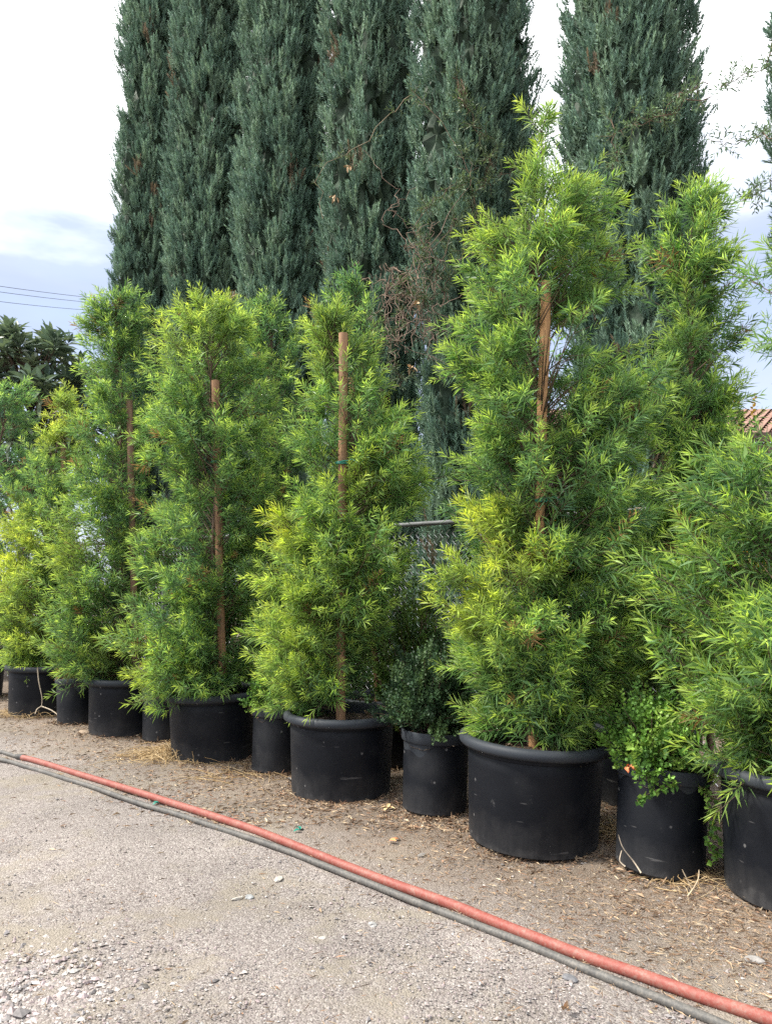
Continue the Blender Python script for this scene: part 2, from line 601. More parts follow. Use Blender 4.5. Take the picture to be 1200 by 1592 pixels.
def plain(name, c, rough=0.7, var=0.25, scale=6, emb=0.0):
    m, t, p, out = new_mat(name)
    nz = noise(t, obj_vec(t), scale, 5)
    t.links.new(mix(t, ramp(t, nz, [(0.3, 0.0), (0.7, 1.0)]), tuple(x * (1 - var) for x in c), tuple(min(0.9, x * (1 + var)) for x in c)), p.inputs['Base Color'])
    p.inputs['Roughness'].default_value = rough
    if emb:
        bump(t, p, nz, emb, 0.01)
    return m


M_green_tie = plain('green_tie_tape', (0.015, 0.20, 0.15), 0.4)

# ------------------------------------------------------------------ ground
rng = np.random.default_rng(7)
u = np.linspace(-1, 1, 210)
gx = np.sinh(u * 5.2) / math.sinh(5.2) * 500
gy = np.sinh(u * 5.2) / math.sinh(5.2) * 500 + 3.5
X, Y = np.meshgrid(gx, gy)
Z = ground_h(X, Y)
Z = np.where(np.hypot(X, Y - 3.5) > 14, -0.012, Z)
V = np.stack([X, Y, Z], -1).reshape(-1, 3)
nx = len(gx)
i, j = np.meshgrid(np.arange(nx - 1), np.arange(nx - 1), indexing='ij')
k = (i * nx + j).ravel()
mb = MB()
mb.add(V, np.stack([k, k + 1, k + nx + 1, k + nx], -1))
tag(mb.build('ground', M_ground, smooth=True), kind='structure')


def row_d(x, y):
    return (x - ROW_P[0]) * ROW_N[0] + (y - ROW_P[1]) * ROW_N[1]


def sample_ground(n, rng, y0=2.15, y1=9.5, power=2.0):
    q = rng.uniform(0, 1, n)
    y = 1.0 / ((1 / y0) + q * (1 / y1 - 1 / y0)) if power == 2.0 else y0 + (y1 - y0) * q
    x = rng.uniform(-0.62, 0.62, n) * y
    return x, y


OCT = np.array([(1, 0, 0), (-1, 0, 0), (0, 1, 0), (0, -1, 0), (0, 0, 1), (0, 0, -1)], float)
OCF = np.array([(0, 2, 4), (2, 1, 4), (1, 3, 4), (3, 0, 4), (2, 0, 5), (1, 2, 5), (3, 1, 5), (0, 3, 5)])


def pebbles(mb, x, y, s, col, rng, sink=0.25):
    n = len(x)
    v = OCT[None] * rng.uniform(0.55, 1.3, (n, 6, 1)) + rng.normal(0, 0.12, (n, 6, 3))
    v = v * np.stack([s * rng.uniform(0.7, 1.3, n), s * rng.uniform(0.7, 1.3, n), s * rng.uniform(0.4, 0.8, n)], -1)[:, None]
    a = rng.uniform(0, 6.28, n)
    ca, sa_ = np.cos(a)[:, None], np.sin(a)[:, None]
    v = np.stack([v[..., 0] * ca - v[..., 1] * sa_, v[..., 0] * sa_ + v[..., 1] * ca, v[..., 2]], -1)
    v += np.stack([x, y, ground_h(x, y) + s * sink], -1)[:, None]
    mb.add(v.reshape(-1, 3), (np.arange(n)[:, None, None] * 6 + OCF[None]).reshape(-1, 3), np.repeat(col, 6, axis=0))


def stone_cols(n, rng):
    pal = np.array([(0.33, 0.285, 0.265), (0.43, 0.385, 0.355), (0.28, 0.26, 0.255), (0.36, 0.295, 0.29), (0.50, 0.46, 0.43), (0.20, 0.185, 0.18), (0.56, 0.53, 0.49)])
    return pal[rng.choice(7, n, p=[.24, .24, .14, .16, .10, .08, .04])] * rng.uniform(0.55, 0.88, (n, 1))


mb = MB()
x, y = sample_ground(54000, rng)
d = row_d(x, y)
pn = np.sin(1.9 * x + 1.3 * y) + np.sin(2.7 * y - 1.1 * x + 2) + 0.6 * np.sin(5.3 * x + 1)
keep = (rng.uniform(0, 1, len(x)) < np.where(d > 0.9, np.clip(0.75 - 0.25 * pn, 0.15, 1), 0.4)) & (d > -0.2)
x, y = x[keep], y[keep]
s = np.exp(rng.normal(math.log(0.0034), 0.42, len(x)))
pebbles(mb, x, y, s, stone_cols(len(x), rng), rng)
# paler, coarser gravel at the road's near left corner
c0 = on_ground(10, 1545)
x2 = c0[0] + rng.normal(0, 0.20, 1700)
y2 = c0[1] + rng.normal(0, 0.22, 1700)
pebbles(mb, x2, y2, np.exp(rng.normal(math.log(0.0085), 0.35, 1700)), np.clip(stone_cols(1700, rng) * 1.25, 0, 0.7), rng)
tag(mb.build('gravel', M_stone), 'loose grey and beige gravel strewn over the road', 'gravel', kind='stuff')


# ------------------------------------------------------------------ plants in pots: builders
def make_pot(label, u, v, rad, height, kind, group, seed, lean=(0, 0), soil=True, pos=None):
    """u, v: where the front of its foot meets the ground in the photo"""
    rng = np.random.default_rng(seed)
    if pos is None:
        g = on_ground(u, v)
        away = unit(g[:2])
        c = g[:2] + away * rad * 0.93
    else:
        c = np.array(pos)
    root = empty('plant_pot', (c[0], c[1], -0.02), label, 'pot', group, rot=(R(lean[0]), R(lean[1]), rng.uniform(0, 0.01)))
    rb = rad * 0.94
    h = height + 0.02
    wall, rim = MB(), MB()
    if kind == 'big':
        lathe(wall, [(0.001, 0.004), (rb - 0.02, 0.004), (rb - 0.004, 0.012), (rb, 0.03), (rad * 0.985, h * 0.74), (rad * 0.99, h * 0.835), (rad * 0.984, h * 0.842),
                     (rad * 0.984, h * 0.85), (rad * 1.002, h * 0.857), (rad * 1.005, h - 0.05), (rad * 0.985, h - 0.05), (rad * 0.97, h * 0.7)], 96, wob=0.006, rng=rng)
        st = rng.bit_generator.state
        r2 = np.random.default_rng(seed)
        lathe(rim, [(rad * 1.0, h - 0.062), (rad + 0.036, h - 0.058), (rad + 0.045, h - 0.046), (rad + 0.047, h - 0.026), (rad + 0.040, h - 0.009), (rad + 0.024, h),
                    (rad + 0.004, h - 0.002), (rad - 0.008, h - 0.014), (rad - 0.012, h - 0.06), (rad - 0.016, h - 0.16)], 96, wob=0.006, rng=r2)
    else:
        lathe(wall, [(0.001, 0.004), (rb - 0.015, 0.004), (rb, 0.02), (rad * 0.97, h - 0.07), (rad * 0.955, h - 0.06), (rad * 0.95, h * 0.6)], 72, wob=0.005, rng=rng)
        r2 = np.random.default_rng(seed)
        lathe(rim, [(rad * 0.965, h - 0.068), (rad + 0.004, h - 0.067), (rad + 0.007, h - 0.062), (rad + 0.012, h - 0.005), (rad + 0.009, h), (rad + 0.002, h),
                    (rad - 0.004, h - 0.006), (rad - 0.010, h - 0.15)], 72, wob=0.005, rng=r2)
    wall.build('wall', M_pot, root, True, 32)
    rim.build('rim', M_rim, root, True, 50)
    if soil:
        sm = MB()
        zs = h - 0.085
        rr = np.linspace(0.0, 1.0, 12)
        aa = np.arange(48) * 2 * np.pi / 48
        rs = (rad * 0.985)
        zz = zs + 0.012 * np.sin(5 * aa[None] + 3 * rr[:, None]) * rr[:, None] + rng.normal(0, 0.006, (12, 48)) + 0.025 * (1 - rr[:, None] ** 2)
        V = np.stack([rs * rr[:, None] * np.cos(aa), rs * rr[:, None] * np.sin(aa), zz], -1).reshape(-1, 3)
        i = (np.arange(11) * 48)[:, None]
        j = np.arange(48)[None]
        F = np.stack(np.broadcast_arrays(i + j, i + (j + 1) % 48, i + 48 + (j + 1) % 48, i + 48 + j), -1).reshape(-1, 4)
        sm.add(V, F)
        sm.build('soil', M_soil, root, True)
        # bark chips and dead needles lying on the soil
        ch = MB()
        n = 420
        q = np.sqrt(rng.uniform(0, 0.93, n)) * rs
        a = rng.uniform(0, 6.28, n)
        P = np.stack([q * np.cos(a), q * np.sin(a), zs + 0.012 + rng.uniform(0, 0.02, n)], -1)
        D = rng.normal(size=(n, 3)) * np.array([1, 1, 0.3])
        pal = np.array([(0.20, 0.13, 0.08), (0.30, 0.21, 0.13), (0.11, 0.075, 0.05), (0.38, 0.29, 0.2)])
        leaves(ch, P, D, rng.uniform(0.015, 0.05, n), rng.uniform(0.004, 0.012, n), rng, pal[rng.integers(0, 4, n)])
        tag(ch.build('mulch', M_bits, root), kind='stuff')
    return root, c


OLD = np.array((0.090, 0.185, 0.098))
MIDG = np.array((0.170, 0.305, 0.105))
LIME = np.array((0.460, 0.590, 0.125))
GOLD = np.array((0.800, 0.780, 0.080))


def fern_pine(label, cx_base, yc, z0, prof, nl, K, leafL, leafW, nleaf, seed, group, gold=(), sparse=None, window=(), droopy=True, young=0.45, tone=1.0, trunk_top=None, trunk_r=0.018, hue=0.0, name='fern_pine'):
    """prof: (photo row, left, right) of the crown's outline, turned into heights, centres and radii at the tree's own distance yc"""
    rng = np.random.default_rng(seed)
    nl, K = int(nl * 2.15), max(7, int(K * 0.42))
    rows = []
    for (py, xl, xr) in prof:
        a, b = at(xl, py, yc), at(xr, py, yc)
        rows.append((a[2], (a[0] + b[0]) / 2, abs(b[0] - a[0]) / 2))
    rows = np.array(sorted(rows))
    zt = rows[-1, 0]
    root = empty(name, (cx_base, yc, z0), label, 'tree', group)
    org = np.array((cx_base, yc, z0))
    # trunk: leans and wavers from the soil to the leader's tip
    tz = np.linspace(z0 - 0.03, zt - 0.12, 14)
    w = np.clip((tz - z0) / max(0.1, rows[-1, 0] - z0), 0, 1)
    tx = cx_base + (np.interp(tz, rows[:, 0], rows[:, 1]) - cx_base) * w ** 1.3 + 0.012 * np.sin(tz * 5 + seed)
    ty = yc + 0.012 * np.cos(tz * 4.3 + seed)
    T = np.stack([tx, ty, tz], -1)
    tb = MB()
    tubes(tb, (T - org)[None], (trunk_r * (1 - 0.85 * w) + 0.002)[None], 8)
    tb.build('trunk', M_bark, root, True)
    # limbs end on or inside the outline
    zz = rng.uniform(rows[0, 0], zt, nl * 30)
    rr = np.interp(zz, rows[:, 0], rows[:, 2])
    pr = rr + 0.04
    if sparse is not None:
        pr = pr * np.interp(zz, [at(600, s[0], yc)[2] for s in sparse][::-1], [s[1] for s in sparse][::-1])
    pr = pr * np.where(zz < rows[0, 0] + 0.35 * (zt - rows[0, 0]), np.where(zz < rows[0, 0] + 0.12 * (zt - rows[0, 0]), 2.0, 1.45), 1.0)
    sel = rng.uniform(0, pr.max(), len(zz)) < pr
    zz = zz[sel]
    ph = rng.uniform(0, 2 * np.pi, len(zz))
    gap = np.sin(2 * ph + 2.6 * zz + seed) + np.sin(3 * ph - 5.1 * zz + 2 * seed) + 0.8 * np.sin(7.3 * zz + seed)
    ok = gap > -1.75 + rng.normal(0, 0.5, len(zz))
    zz, ph = zz[ok][:nl], ph[ok][:nl]
    n = len(zz)
    ntop = (3 if sparse is not None and sparse[0][1] < 0.2 else max(5, n // 40)) if sparse is None or sparse[0][1] > 0.2 else 2
    zz[:ntop] = zt - 0.11 - (zt - rows[0, 0]) * np.linspace(0.0, 0.13, ntop)
    rr = np.interp(zz, rows[:, 0], rows[:, 2])
    zz = np.minimum(zz, zt - rng.uniform(0.09, 0.16, n))
    rho = np.sqrt(rng.uniform(0.12, 1.0, n)) * np.where(rng.uniform(0, 1, n) < 0.18, 1.10, 1.0)
    lump = 1 + 0.13 * np.sin(3 * ph + zz * 6 + seed) + 0.08 * np.sin(5 * ph - zz * 11)
    rad = np.maximum(0.0, rho * rr * lump - 0.065)
    cx = np.interp(zz, rows[:, 0], rows[:, 1])
    tip = np.stack([cx + rad * np.cos(ph), yc + rad * np.sin(ph), zz], -1)
    zb = np.maximum(z0 + 0.06, zz - 0.12 - rad * rng.uniform(0.2, 0.75, n))
    base = np.stack([np.interp(zb, tz, tx), np.interp(zb, tz, ty), zb], -1)
    ctrl = base * 0.45 + tip * 0.55 + np.stack([np.zeros(n), np.zeros(n), rng.uniform(-0.02, 0.14, n) * (0.3 + rad)], -1)
    ts = np.linspace(0, 1, 6)[None, :, None]
    C = (1 - ts) ** 2 * base[:, None] + 2 * ts * (1 - ts) * ctrl[:, None] + ts ** 2 * tip[:, None]
    br = MB()
    tubes(br, C - org, (0.0065 * (1 - 0.8 * np.linspace(0, 1, 6)))[None] * np.ones((n, 1)), 3, cap=False)
    # shoots along each limb
    t = np.sqrt(rng.uniform(0.05, 1.0, (n, K)))
    t[:, 0] = 1.0
    tt = t[..., None]
    P = (1 - tt) ** 2 * base[:, None] + 2 * tt * (1 - tt) * ctrl[:, None] + tt ** 2 * tip[:, None]
    Tg = unit(2 * (1 - tt) * (ctrl - base)[:, None] + 2 * tt * (tip - ctrl)[:, None] + 1e-6)
    out = np.stack([np.cos(ph), np.sin(ph), np.zeros(n)], -1)[:, None]
    D = unit(Tg * 0.75 + out * 0.34 + rng.normal(0, 0.36, (n, K, 3)) + np.array([0, 0, 0.22]))
    D[:, 0] = unit(Tg[:, 0] + np.array([0, 0, 0.15]))
    SL = leafL * rng.uniform(1.0, 2.9, (n, K))
    keep = np.ones((n, K), bool)
    P, D, SL, tf = P.reshape(-1, 3), D.reshape(-1, 3), SL.ravel(), t.ravel()
    limb = np.repeat(np.arange(n), K)
    # side twig that carries the shoot away from the limb
    off = unit(rng.normal(0, 1, (len(P), 3)) + D * 0.8) * (leafL * rng.uniform(0.05, 0.95, (len(P), 1)))
    P2 = P + off
    # crown stays clear of the soil
    ok = (P2[:, 2] > z0 + 0.03) | ((np.hypot(P2[:, 0] - cx_base, P2[:, 1] - yc) > 0.44) & (P2[:, 2] > z0 - 0.18))
    if not droopy:
        ok &= P2[:, 2] > z0 + 0.03
    for (wx0, wx1, wy0, wy1, fr) in window:
        wa, wb = at(wx0, wy1, yc), at(wx1, wy0, yc)
        E2 = P2 + D * SL[:, None]
        inw = (np.minimum(P2[:, 0], E2[:, 0]) < wb[0]) & (np.maximum(P2[:, 0], E2[:, 0]) > wa[0]) & (P2[:, 2] > wa[2]) & (P2[:, 2] < wb[2]) & (P2[:, 1] < yc)
        ok &= ~(inw & (rng.uniform(0, 1, len(P2)) < fr))
    P, P2, D, SL, tf, limb = P[ok], P2[ok], D[ok], SL[ok], tf[ok], limb[ok]
    tw = np.stack([P, P2 + D * SL[:, None]], 1) - org
    tubes(br, tw, np.array([[0.0020, 0.0008]]) * np.ones((len(P), 1)), 3, cap=False)
    br.build('branch', M_bark, root, True)
    # colour: each limb has its own age, its outer shoots the palest
    age = np.clip(young + 0.08 + rng.normal(0, 0.24, n)[limb] + rng.normal(0, 0.18, len(P)) + 0.45 * (tf - 0.70), 0, 1)[:, None]
    col = OLD * (1 - age) + MIDG * age
    ta = np.clip(age * 1.25 - 0.12, 0, 1)
    tip_c = MIDG * (1 - ta) + LIME * ta
    for (gu, gv, gr, ga) in gold:
        g = at(gu, gv, yc)
        dd = np.hypot(P2[:, 0] - g[0], P2[:, 2] - g[2]) / (gr * yc / FPX)
        k_ = (np.clip(1.5 - dd, 0, 1) * ga * (rng.uniform(0.1, 1, n)[limb] ** 0.35) * rng.uniform(0.6, 1, len(P2)) * (P2[:, 1] < yc + 0.1))[:, None]
        col = col * (1 - 0.8 * k_) + (LIME * 0.4 + GOLD * 0.6) * 0.8 * k_
        tip_c = tip_c * (1 - k_) + GOLD * k_
    blu = np.array((0.85, 1.0, 1.35))
    col = col * tone * (1 + hue * (blu - 1))
    tip_c = tip_c * tone * (1 + hue * (blu - 1))
    # a few dead brown sprigs
    dead = rng.uniform(0, 1, len(P)) < 0.010
    col[dead] = (0.22, 0.13, 0.06)
    tip_c[dead] = (0.30, 0.19, 0.09)
    cr = MB()
    shoots(cr, P2 - org, D, SL, nleaf, rng, leafL, leafW, col, 72, 26, 0.04, tipcol=tip_c)
    cr.build('crown', M_leaf, root)
    return root


def stake(label, p0, p1, r, seed, group, tie_z=(), c=(0.36, 0.19, 0.09), name='wooden_stake'):
    rng = np.random.default_rng(seed)
    p0, p1 = np.array(p0), np.array(p1)
    root = empty(name, p0, label, 'stake', group)
    t = np.linspace(0, 1, 9)
    P = (p1 - p0)[None] * t[:, None] + rng.normal(0, 0.003, (9, 3))
    mb = MB()
    tubes(mb, P[None], (r * (1 + rng.normal(0, 0.03, 9)))[None], 12, col=np.array([c]))
    mb.build('shaft', M_wood, root, True, 50)
    for tz in tie_z:
        f = (tz - p0[2]) / (p1[2] - p0[2])
        q = (p1 - p0) * f
        mb = MB()
        for k in range(2):
            a = np.linspace(0, 2 * np.pi, 17)
            rr = r + 0.004 + 0.014 * (np.cos(a - 0.4) > 0.6)
            L = np.stack([q[0] + rr * 1.25 * np.cos(a), q[1] + rr * 1.25 * np.sin(a), q[2] + (k - 1) * 0.009 + 0.008 * np.sin(a + k)], -1)
            tubes(mb, L[None], np.full((1, 17), 0.0065), 6)
        mb.build('tie', M_green_tie, root, True)
        tl = MB()
        e = np.stack([q + np.array((r, -r, 0)), q + np.array((r + .04, -r - .02, 0.01)), q + np.array((r + .08, -r - .03, -0.02))])
        tubes(tl, e[None], np.array([[0.005, 0.004, 0.003]]), 5)
        tl.build('tie_tail', M_green_tie, root, True)
    return root


def small_shrub(label, c, z0, rx, rz, n, leafL, leafW, seed, cols, group, trail=(), name='shrub', mat=None, lift=0.0):
    """rounded bush of many small leaves on fine stems"""
    rng = np.random.default_rng(seed)
    org = np.array((c[0], c[1], z0))
    root = empty(name, org, label, 'shrub', group)
    m = 150
    ph = rng.uniform(0, 6.28, m)
    ct = rng.uniform(-0.25, 1, m)
    st = np.sqrt(np.clip(1 - ct ** 2, 0, 1))
    rho = rng.uniform(0.55, 1.05, m) * (1 + 0.14 * np.sin(3 * ph + seed))
    tip = np.stack([rx * rho * st * np.cos(ph), rx * rho * st * np.sin(ph), lift + rz * 0.32 + rz * 0.68 * rho * ct], -1)
    tip[:, 2] = np.maximum(tip[:, 2], 0.02)
    base = np.stack([rng.normal(0, 0.02, m), rng.normal(0, 0.02, m), np.zeros(m)], -1)
    ts = np.linspace(0, 1, 4)[None, :, None]
    C = base[:, None] * (1 - ts) + tip[:, None] * ts + np.array([0, 0, 1]) * (ts * (1 - ts)) * rz * 0.3
    st_ = MB()
    tubes(st_, C, np.array([[0.005, 0.004, 0.0025, 0.001]]) * np.ones((m, 1)), 4, cap=False)
    st_.build('branch', M_bark, root, True)
    q = rng.integers(0, m, n // 8)
    t = np.sqrt(rng.uniform(0.12, 1.0, len(q)))[:, None]
    P = base[q] * (1 - t) + tip[q] * t + np.array([0, 0, 1]) * (t * (1 - t)) * rz * 0.3 + rng.normal(0, 0.024, (len(q), 3))
    D = unit(tip[q] - base[q] + rng.normal(0, 0.10, (len(q), 3)) + np.array([0, 0, 0.05]))
    cols = np.array(cols)
    cc = cols[rng.integers(0, len(cols), m)][q] * rng.uniform(0.75, 1.25, (len(q), 1))
    cr = MB()
    shoots(cr, P, D, np.full(len(q), leafL * 3.2), 8, rng, leafL, leafW, cc, 65, 35, 0.05)
    for pts in trail:
        pts = np.array(pts) - org
        tr = MB()
        tubes(tr, pts[None], np.full((1, len(pts)), 0.0022), 5, cap=True)
        tr.build('trailing_stem', M_bark, root, True)
        s = np.linspace(0.1, 1, 26)
        f = s * (len(pts) - 1)
        a = np.minimum(f.astype(int), len(pts) - 2)
        w = (f - a)[:, None]
        Q = np.repeat(pts[a] * (1 - w) + pts[a + 1] * w, 2, axis=0)
        DD = unit(rng.normal(0, 1, (len(Q), 3)) + np.array((0, -0.7, 0.2)))
        leaves(cr, Q, DD, rng.uniform(0.7, 1.2, len(Q)) * leafL * 1.2, leafW * 1.5, rng, cols[rng.integers(0, len(cols), len(Q))] * 1.15)
    cr.build('crown', mat or M_shrub, root)
    return root


# ------------------------------------------------------------------ cypresses behind the fence
def cypress(label, x, y, rad, h, seed, group, ns=5200, cone=False):
    rng = np.random.default_rng(seed)
    root = empty('cypress_tree', (x, y, 0), label, 'tree', group)
    tb = MB()
    tz = np.linspace(-0.1, h * 0.96, 8)
    tubes(tb, np.stack([0.04 * np.sin(tz), 0.04 * np.cos(tz), tz], -1)[None], (0.16 * (1 - tz / h) + 0.01)[None], 10)
    tb.build('trunk', M_bark, root, True)

    def radius(a, z):
        f = np.clip(z / h, 0, 1)
        env = np.where(f < 0.06, 0.86 + 0.14 * f / 0.06, np.where(f < 0.66, 1.0 - 0.08 * (f - 0.06), np.sqrt(np.clip(1 - ((f - 0.66) / 0.345) ** 1.8, 0.0, 1)) * 0.95))
        lob = 1 + 0.10 * np.sin(5 * a + 0.55 * z + seed) + 0.06 * np.sin(9 * a - 0.8 * z + 2 * seed) + 0.045 * np.sin(2 * a + 1.3 * z + seed) + 0.05 * np.sin(13 * a + 2.1 * z)
        return rad * env * lob

    # inner mass of old twigs that closes the column
    na, nz = 64, 150
    a = np.arange(na) * 2 * np.pi / na
    z = np.linspace(0.05, h * 0.985, nz)
    A, Zz = np.meshgrid(a, z)
    rr = radius(A, Zz) * 0.76 + rng.normal(0, 0.045, A.shape)
    core = MB()
    i = (np.arange(nz - 1) * na)[:, None]
    j = np.arange(na)[None]
    F = np.stack(np.broadcast_arrays(i + j, i + (j + 1) % na, i + na + (j + 1) % na, i + na + j), -1).reshape(-1, 4)
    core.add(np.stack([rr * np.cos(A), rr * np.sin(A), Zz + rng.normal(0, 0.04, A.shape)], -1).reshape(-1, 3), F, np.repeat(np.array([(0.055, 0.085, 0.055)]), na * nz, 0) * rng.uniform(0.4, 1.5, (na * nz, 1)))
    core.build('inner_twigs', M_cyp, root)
    # upright sprays, gathered in tufts
    nt_ = ns // 7
    az = rng.uniform(0, 2 * np.pi, nt_ * 3)
    keep = rng.uniform(0, 1, nt_ * 3) < np.where(np.cos(az - math.atan2(-y, -x)) > -0.30, 1.0, 0.16)
    az = az[keep][:nt_]
    nt_ = len(az)
    zt = np.where(rng.uniform(0, 1, nt_) < 0.88, rng.uniform(4.2 if y > 11 else 0.2, min(h * 0.98, CAM_Z + y * 0.80), nt_), rng.uniform(0.2, h * 0.99, nt_))
    rt = radius(az, zt) * rng.uniform(0.78, 0.97, nt_)
    m = nt_ * 7
    ti = np.repeat(np.arange(nt_), 7)
    T0 = np.stack([rt * np.cos(az), rt * np.sin(az), zt], -1)
    out = np.stack([np.cos(az), np.sin(az), np.zeros(nt_)], -1)
    P = T0[ti] + rng.normal(0, 1, (m, 3)) * np.array([0.042, 0.042, 0.075])
    lean = rng.normal(0.38, 0.12, nt_)[ti][:, None]
    D = unit(np.array([0, 0, 1.0]) + out[ti] * lean + rng.normal(0, 0.20, (m, 3)))
    L = rng.uniform(0.13, 0.26, m)
    g = np.array([(0.130, 0.212, 0.160), (0.158, 0.245, 0.182), (0.110, 0.184, 0.142), (0.188, 0.276, 0.196)])
    col = g[rng.integers(0, 4, nt_)][ti] * rng.uniform(0.8, 1.2, (m, 1))
    brown = (np.sin(3 * az + 1.9 * zt + seed) + np.sin(7 * az - 3.1 * zt + 2 * seed) + rng.normal(0, 0.35, nt_)) > 2.05
    col[brown[ti]] = np.array((0.17, 0.13, 0.09)) * rng.uniform(0.7, 1.2, (int(brown[ti].sum()), 1))
    cr = MB()
    shoots(cr, P, D, L, 22, rng, 0.064, 0.016, col, 55, 16, 0.0, tipcol=col * 1.35, kind='needle')
    cr.build('crown', M_cyp, root)
    return root


CG = 'tall cypresses in a row behind the fence'
CYP = [  # photo x of the axis, distance, radius, label
    (222, 14.1, 0.66, 'narrowest, farthest tall cypress at the left end of the cypress row'),
    (313, 13.0, 0.68, 'tall cypress second from the left end of the cypress row'),
    (437, 11.78, 0.73, 'tall blue-green cypress above the bushy fern pine and its twin, third in the row'),
    (578, 10.65, 0.70, 'tall cypress behind the staked fern pine with its bare stake top, wrapped by vine stems'),
    (743, 9.57, 0.76, 'broad tall cypress with a leafy vine climbing it, left of the tallest fern pine'),
    (997, 8.3, 0.71, 'dark detached cypress with sky on both sides, right of the tallest fern pine'),
    (1368, 7.1, 0.66, 'tall cypress of which only the edge shows at the right border'),
]
for q, (px, yy, rd, lab) in enumerate(CYP):
    cypress(lab, (px - 600) / FPX * yy, yy, rd, 17.5 + 0.7 * math.sin(q * 2.3), 40 + q, CG, 7000)

# ------------------------------------------------------------------ chain-link fence
FE = unit(np.array([-1.246, 1.0]))
F0 = np.array([(690 - 600) / FPX * 6.75, 6.75])
FH = 1.95
fence = empty('chain_link_fence', (F0[0], F0[1], 0), 'grey chain link fence with tubular top rail behind the potted trees', 'fence')
fence.rotation_euler = (0, 0, math.atan2(FE[1], FE[0]))
S0, S1 = -4.0, 8.01
for sx in np.arange(S0, S1 + 0.1, 2.667):
    mb = MB()
    tubes(mb, np.array([[(sx, 0.05, -0.1), (sx, 0.05, 1.0), (sx, 0.05, FH + 0.04)]]), np.full((1, 3), 0.03), 12, col=np.array([(0.22, 0.23, 0.24)]))
    mb.build('post', M_metal, fence, True, 50)
mb = MB()
tubes(mb, np.array([[(S0, 0, FH), (S0 / 2, 0, FH + 0.004), (3, 0, FH - 0.004), (S1, 0, FH)]]), np.full((1, 4), 0.021), 10, col=np.array([(0.24, 0.25, 0.26)]))
mb.build('top_rail', plain('galvanised_rail', (0.15, 0.155, 0.16), 0.65), fence, True, 50)
mb = MB()
pitch = 0.066
nzig = int((FH - 0.06) / (pitch / 2))
xs = np.arange(S0, S1, pitch)
zz = 0.04 + np.arange(nzig) * pitch / 2
P = np.zeros((len(xs), nzig, 3))
P[:, :, 0] = xs[:, None] + np.where(np.arange(nzig) % 2 == 0, 0.0, pitch * 0.53)[None]
P[:, :, 1] = -0.024 + np.where(np.arange(nzig) % 2 == 0, 0.0018, -0.0018)[None]
P[:, :, 2] = zz[None]
tubes(mb, P, 0.0032, 3, col=np.full((len(xs), 3), 0.62), cap=False)
tag(mb.build('wire_mesh', M_metal, fence), kind='stuff')

# ------------------------------------------------------------------ house beyond the fence
M_wallp = plain('cream_stucco', (0.56, 0.50, 0.45), 0.9, 0.08, 8, 0.2)
M_tile = plain('brown_roof_tile', (0.20, 0.11, 0.08), 0.8, 0.35, 5, 0.2)
M_fascia = plain('dark_fascia', (0.12, 0.08, 0.06), 0.7)
M_glass = plain('dark_glass', (0.03, 0.035, 0.04), 0.08, 0.1)
M_wfr = plain('white_frame', (0.7, 0.69, 0.66), 0.5, 0.05)
hx0, hx1, hy0, hy1 = 2.4, 13.5, 16.0, 24.0
house = empty('house', (8, 20, 0), 'cream house with a brown tiled roof half hidden behind the trees at right', 'house')
hp = np.array((8, 20, 0.0))
mb = MB()
box(mb, np.array((hx0, hy0, -0.1)) - hp, np.array((hx1, hy1, 4.35)) - hp)
mb.build('wall', M_wallp, house)
rf = MB()
ridge, eave = 6.0, 4.45
ym = (hy0 + hy1) / 2
for sgn in (-1, 1):
    nrow, ncol = 14, 60
    for r_ in range(nrow):
        t0, t1 = r_ / nrow, (r_ + 1.12) / nrow
        a_ = (ym + sgn * 4.6 * (1 - t0), eave + (ridge - eave) * t0 + 0.05)
        b_ = (ym + sgn * 4.6 * (1 - min(t1, 1)), eave + (ridge - eave) * min(t1, 1))
        xx = np.linspace(hx0 - 0.5, hx1 + 0.5, ncol * 4 + 1)
        wv = 0.035 * np.sin(np.arange(len(xx)) * np.pi / 2)
        top = np.stack([xx, np.full_like(xx, a_[0]), a_[1] + wv], -1) - hp
        bot = np.stack([xx, np.full_like(xx, b_[0]), b_[1] + wv], -1) - hp
        nn = len(xx)
        k = np.arange(nn - 1)
        rf.add(np.concatenate([top, bot]), np.stack([k, k + 1, k + nn + 1, k + nn], -1))
rf.build('roof', M_tile, house)
mb = MB()
box(mb, np.array((hx0 - 0.5, ym - 4.68, eave - 0.16)) - hp, np.array((hx1 + 0.5, ym - 4.605, eave + 0.03)) - hp)
mb.build('fascia', M_fascia, house)
for wx in (4.2, 7.6, 10.8):
    f = MB()
    box(f, np.array((wx - 0.75, hy0 - 0.05, 1.1)) - hp, np.array((wx - 0.67, hy0 - 0.003, 2.5)) - hp)
    box(f, np.array((wx + 0.67, hy0 - 0.05, 1.1)) - hp, np.array((wx + 0.75, hy0 - 0.003, 2.5)) - hp)
    box(f, np.array((wx - 0.67, hy0 - 0.05, 2.42)) - hp, np.array((wx + 0.67, hy0 - 0.003, 2.5)) - hp)
    box(f, np.array((wx - 0.67, hy0 - 0.05, 1.1)) - hp, np.array((wx + 0.67, hy0 - 0.003, 1.18)) - hp)
    wf = f.build('window', M_wfr, house)
    g = MB()
    box(g, np.array((wx - 0.67, hy0 - 0.02, 1.18)) - hp, np.array((wx + 0.67, hy0 - 0.004, 2.42)) - hp)
    g.build('pane', M_glass, wf)
gb = [(0.62, 0.30, 0.04), (0.70, 0.45, 0.06), (0.10, 0.16, 0.06), (0.13, 0.19, 0.07), (0.08, 0.13, 0.05)]
small_shrub('tall bush with orange-yellow leaves before the house, near the right border', (5.05, 10.9), 0.0, 0.55, 3.95, 6000, 0.075, 0.05, 77, gb, None, name='bush')
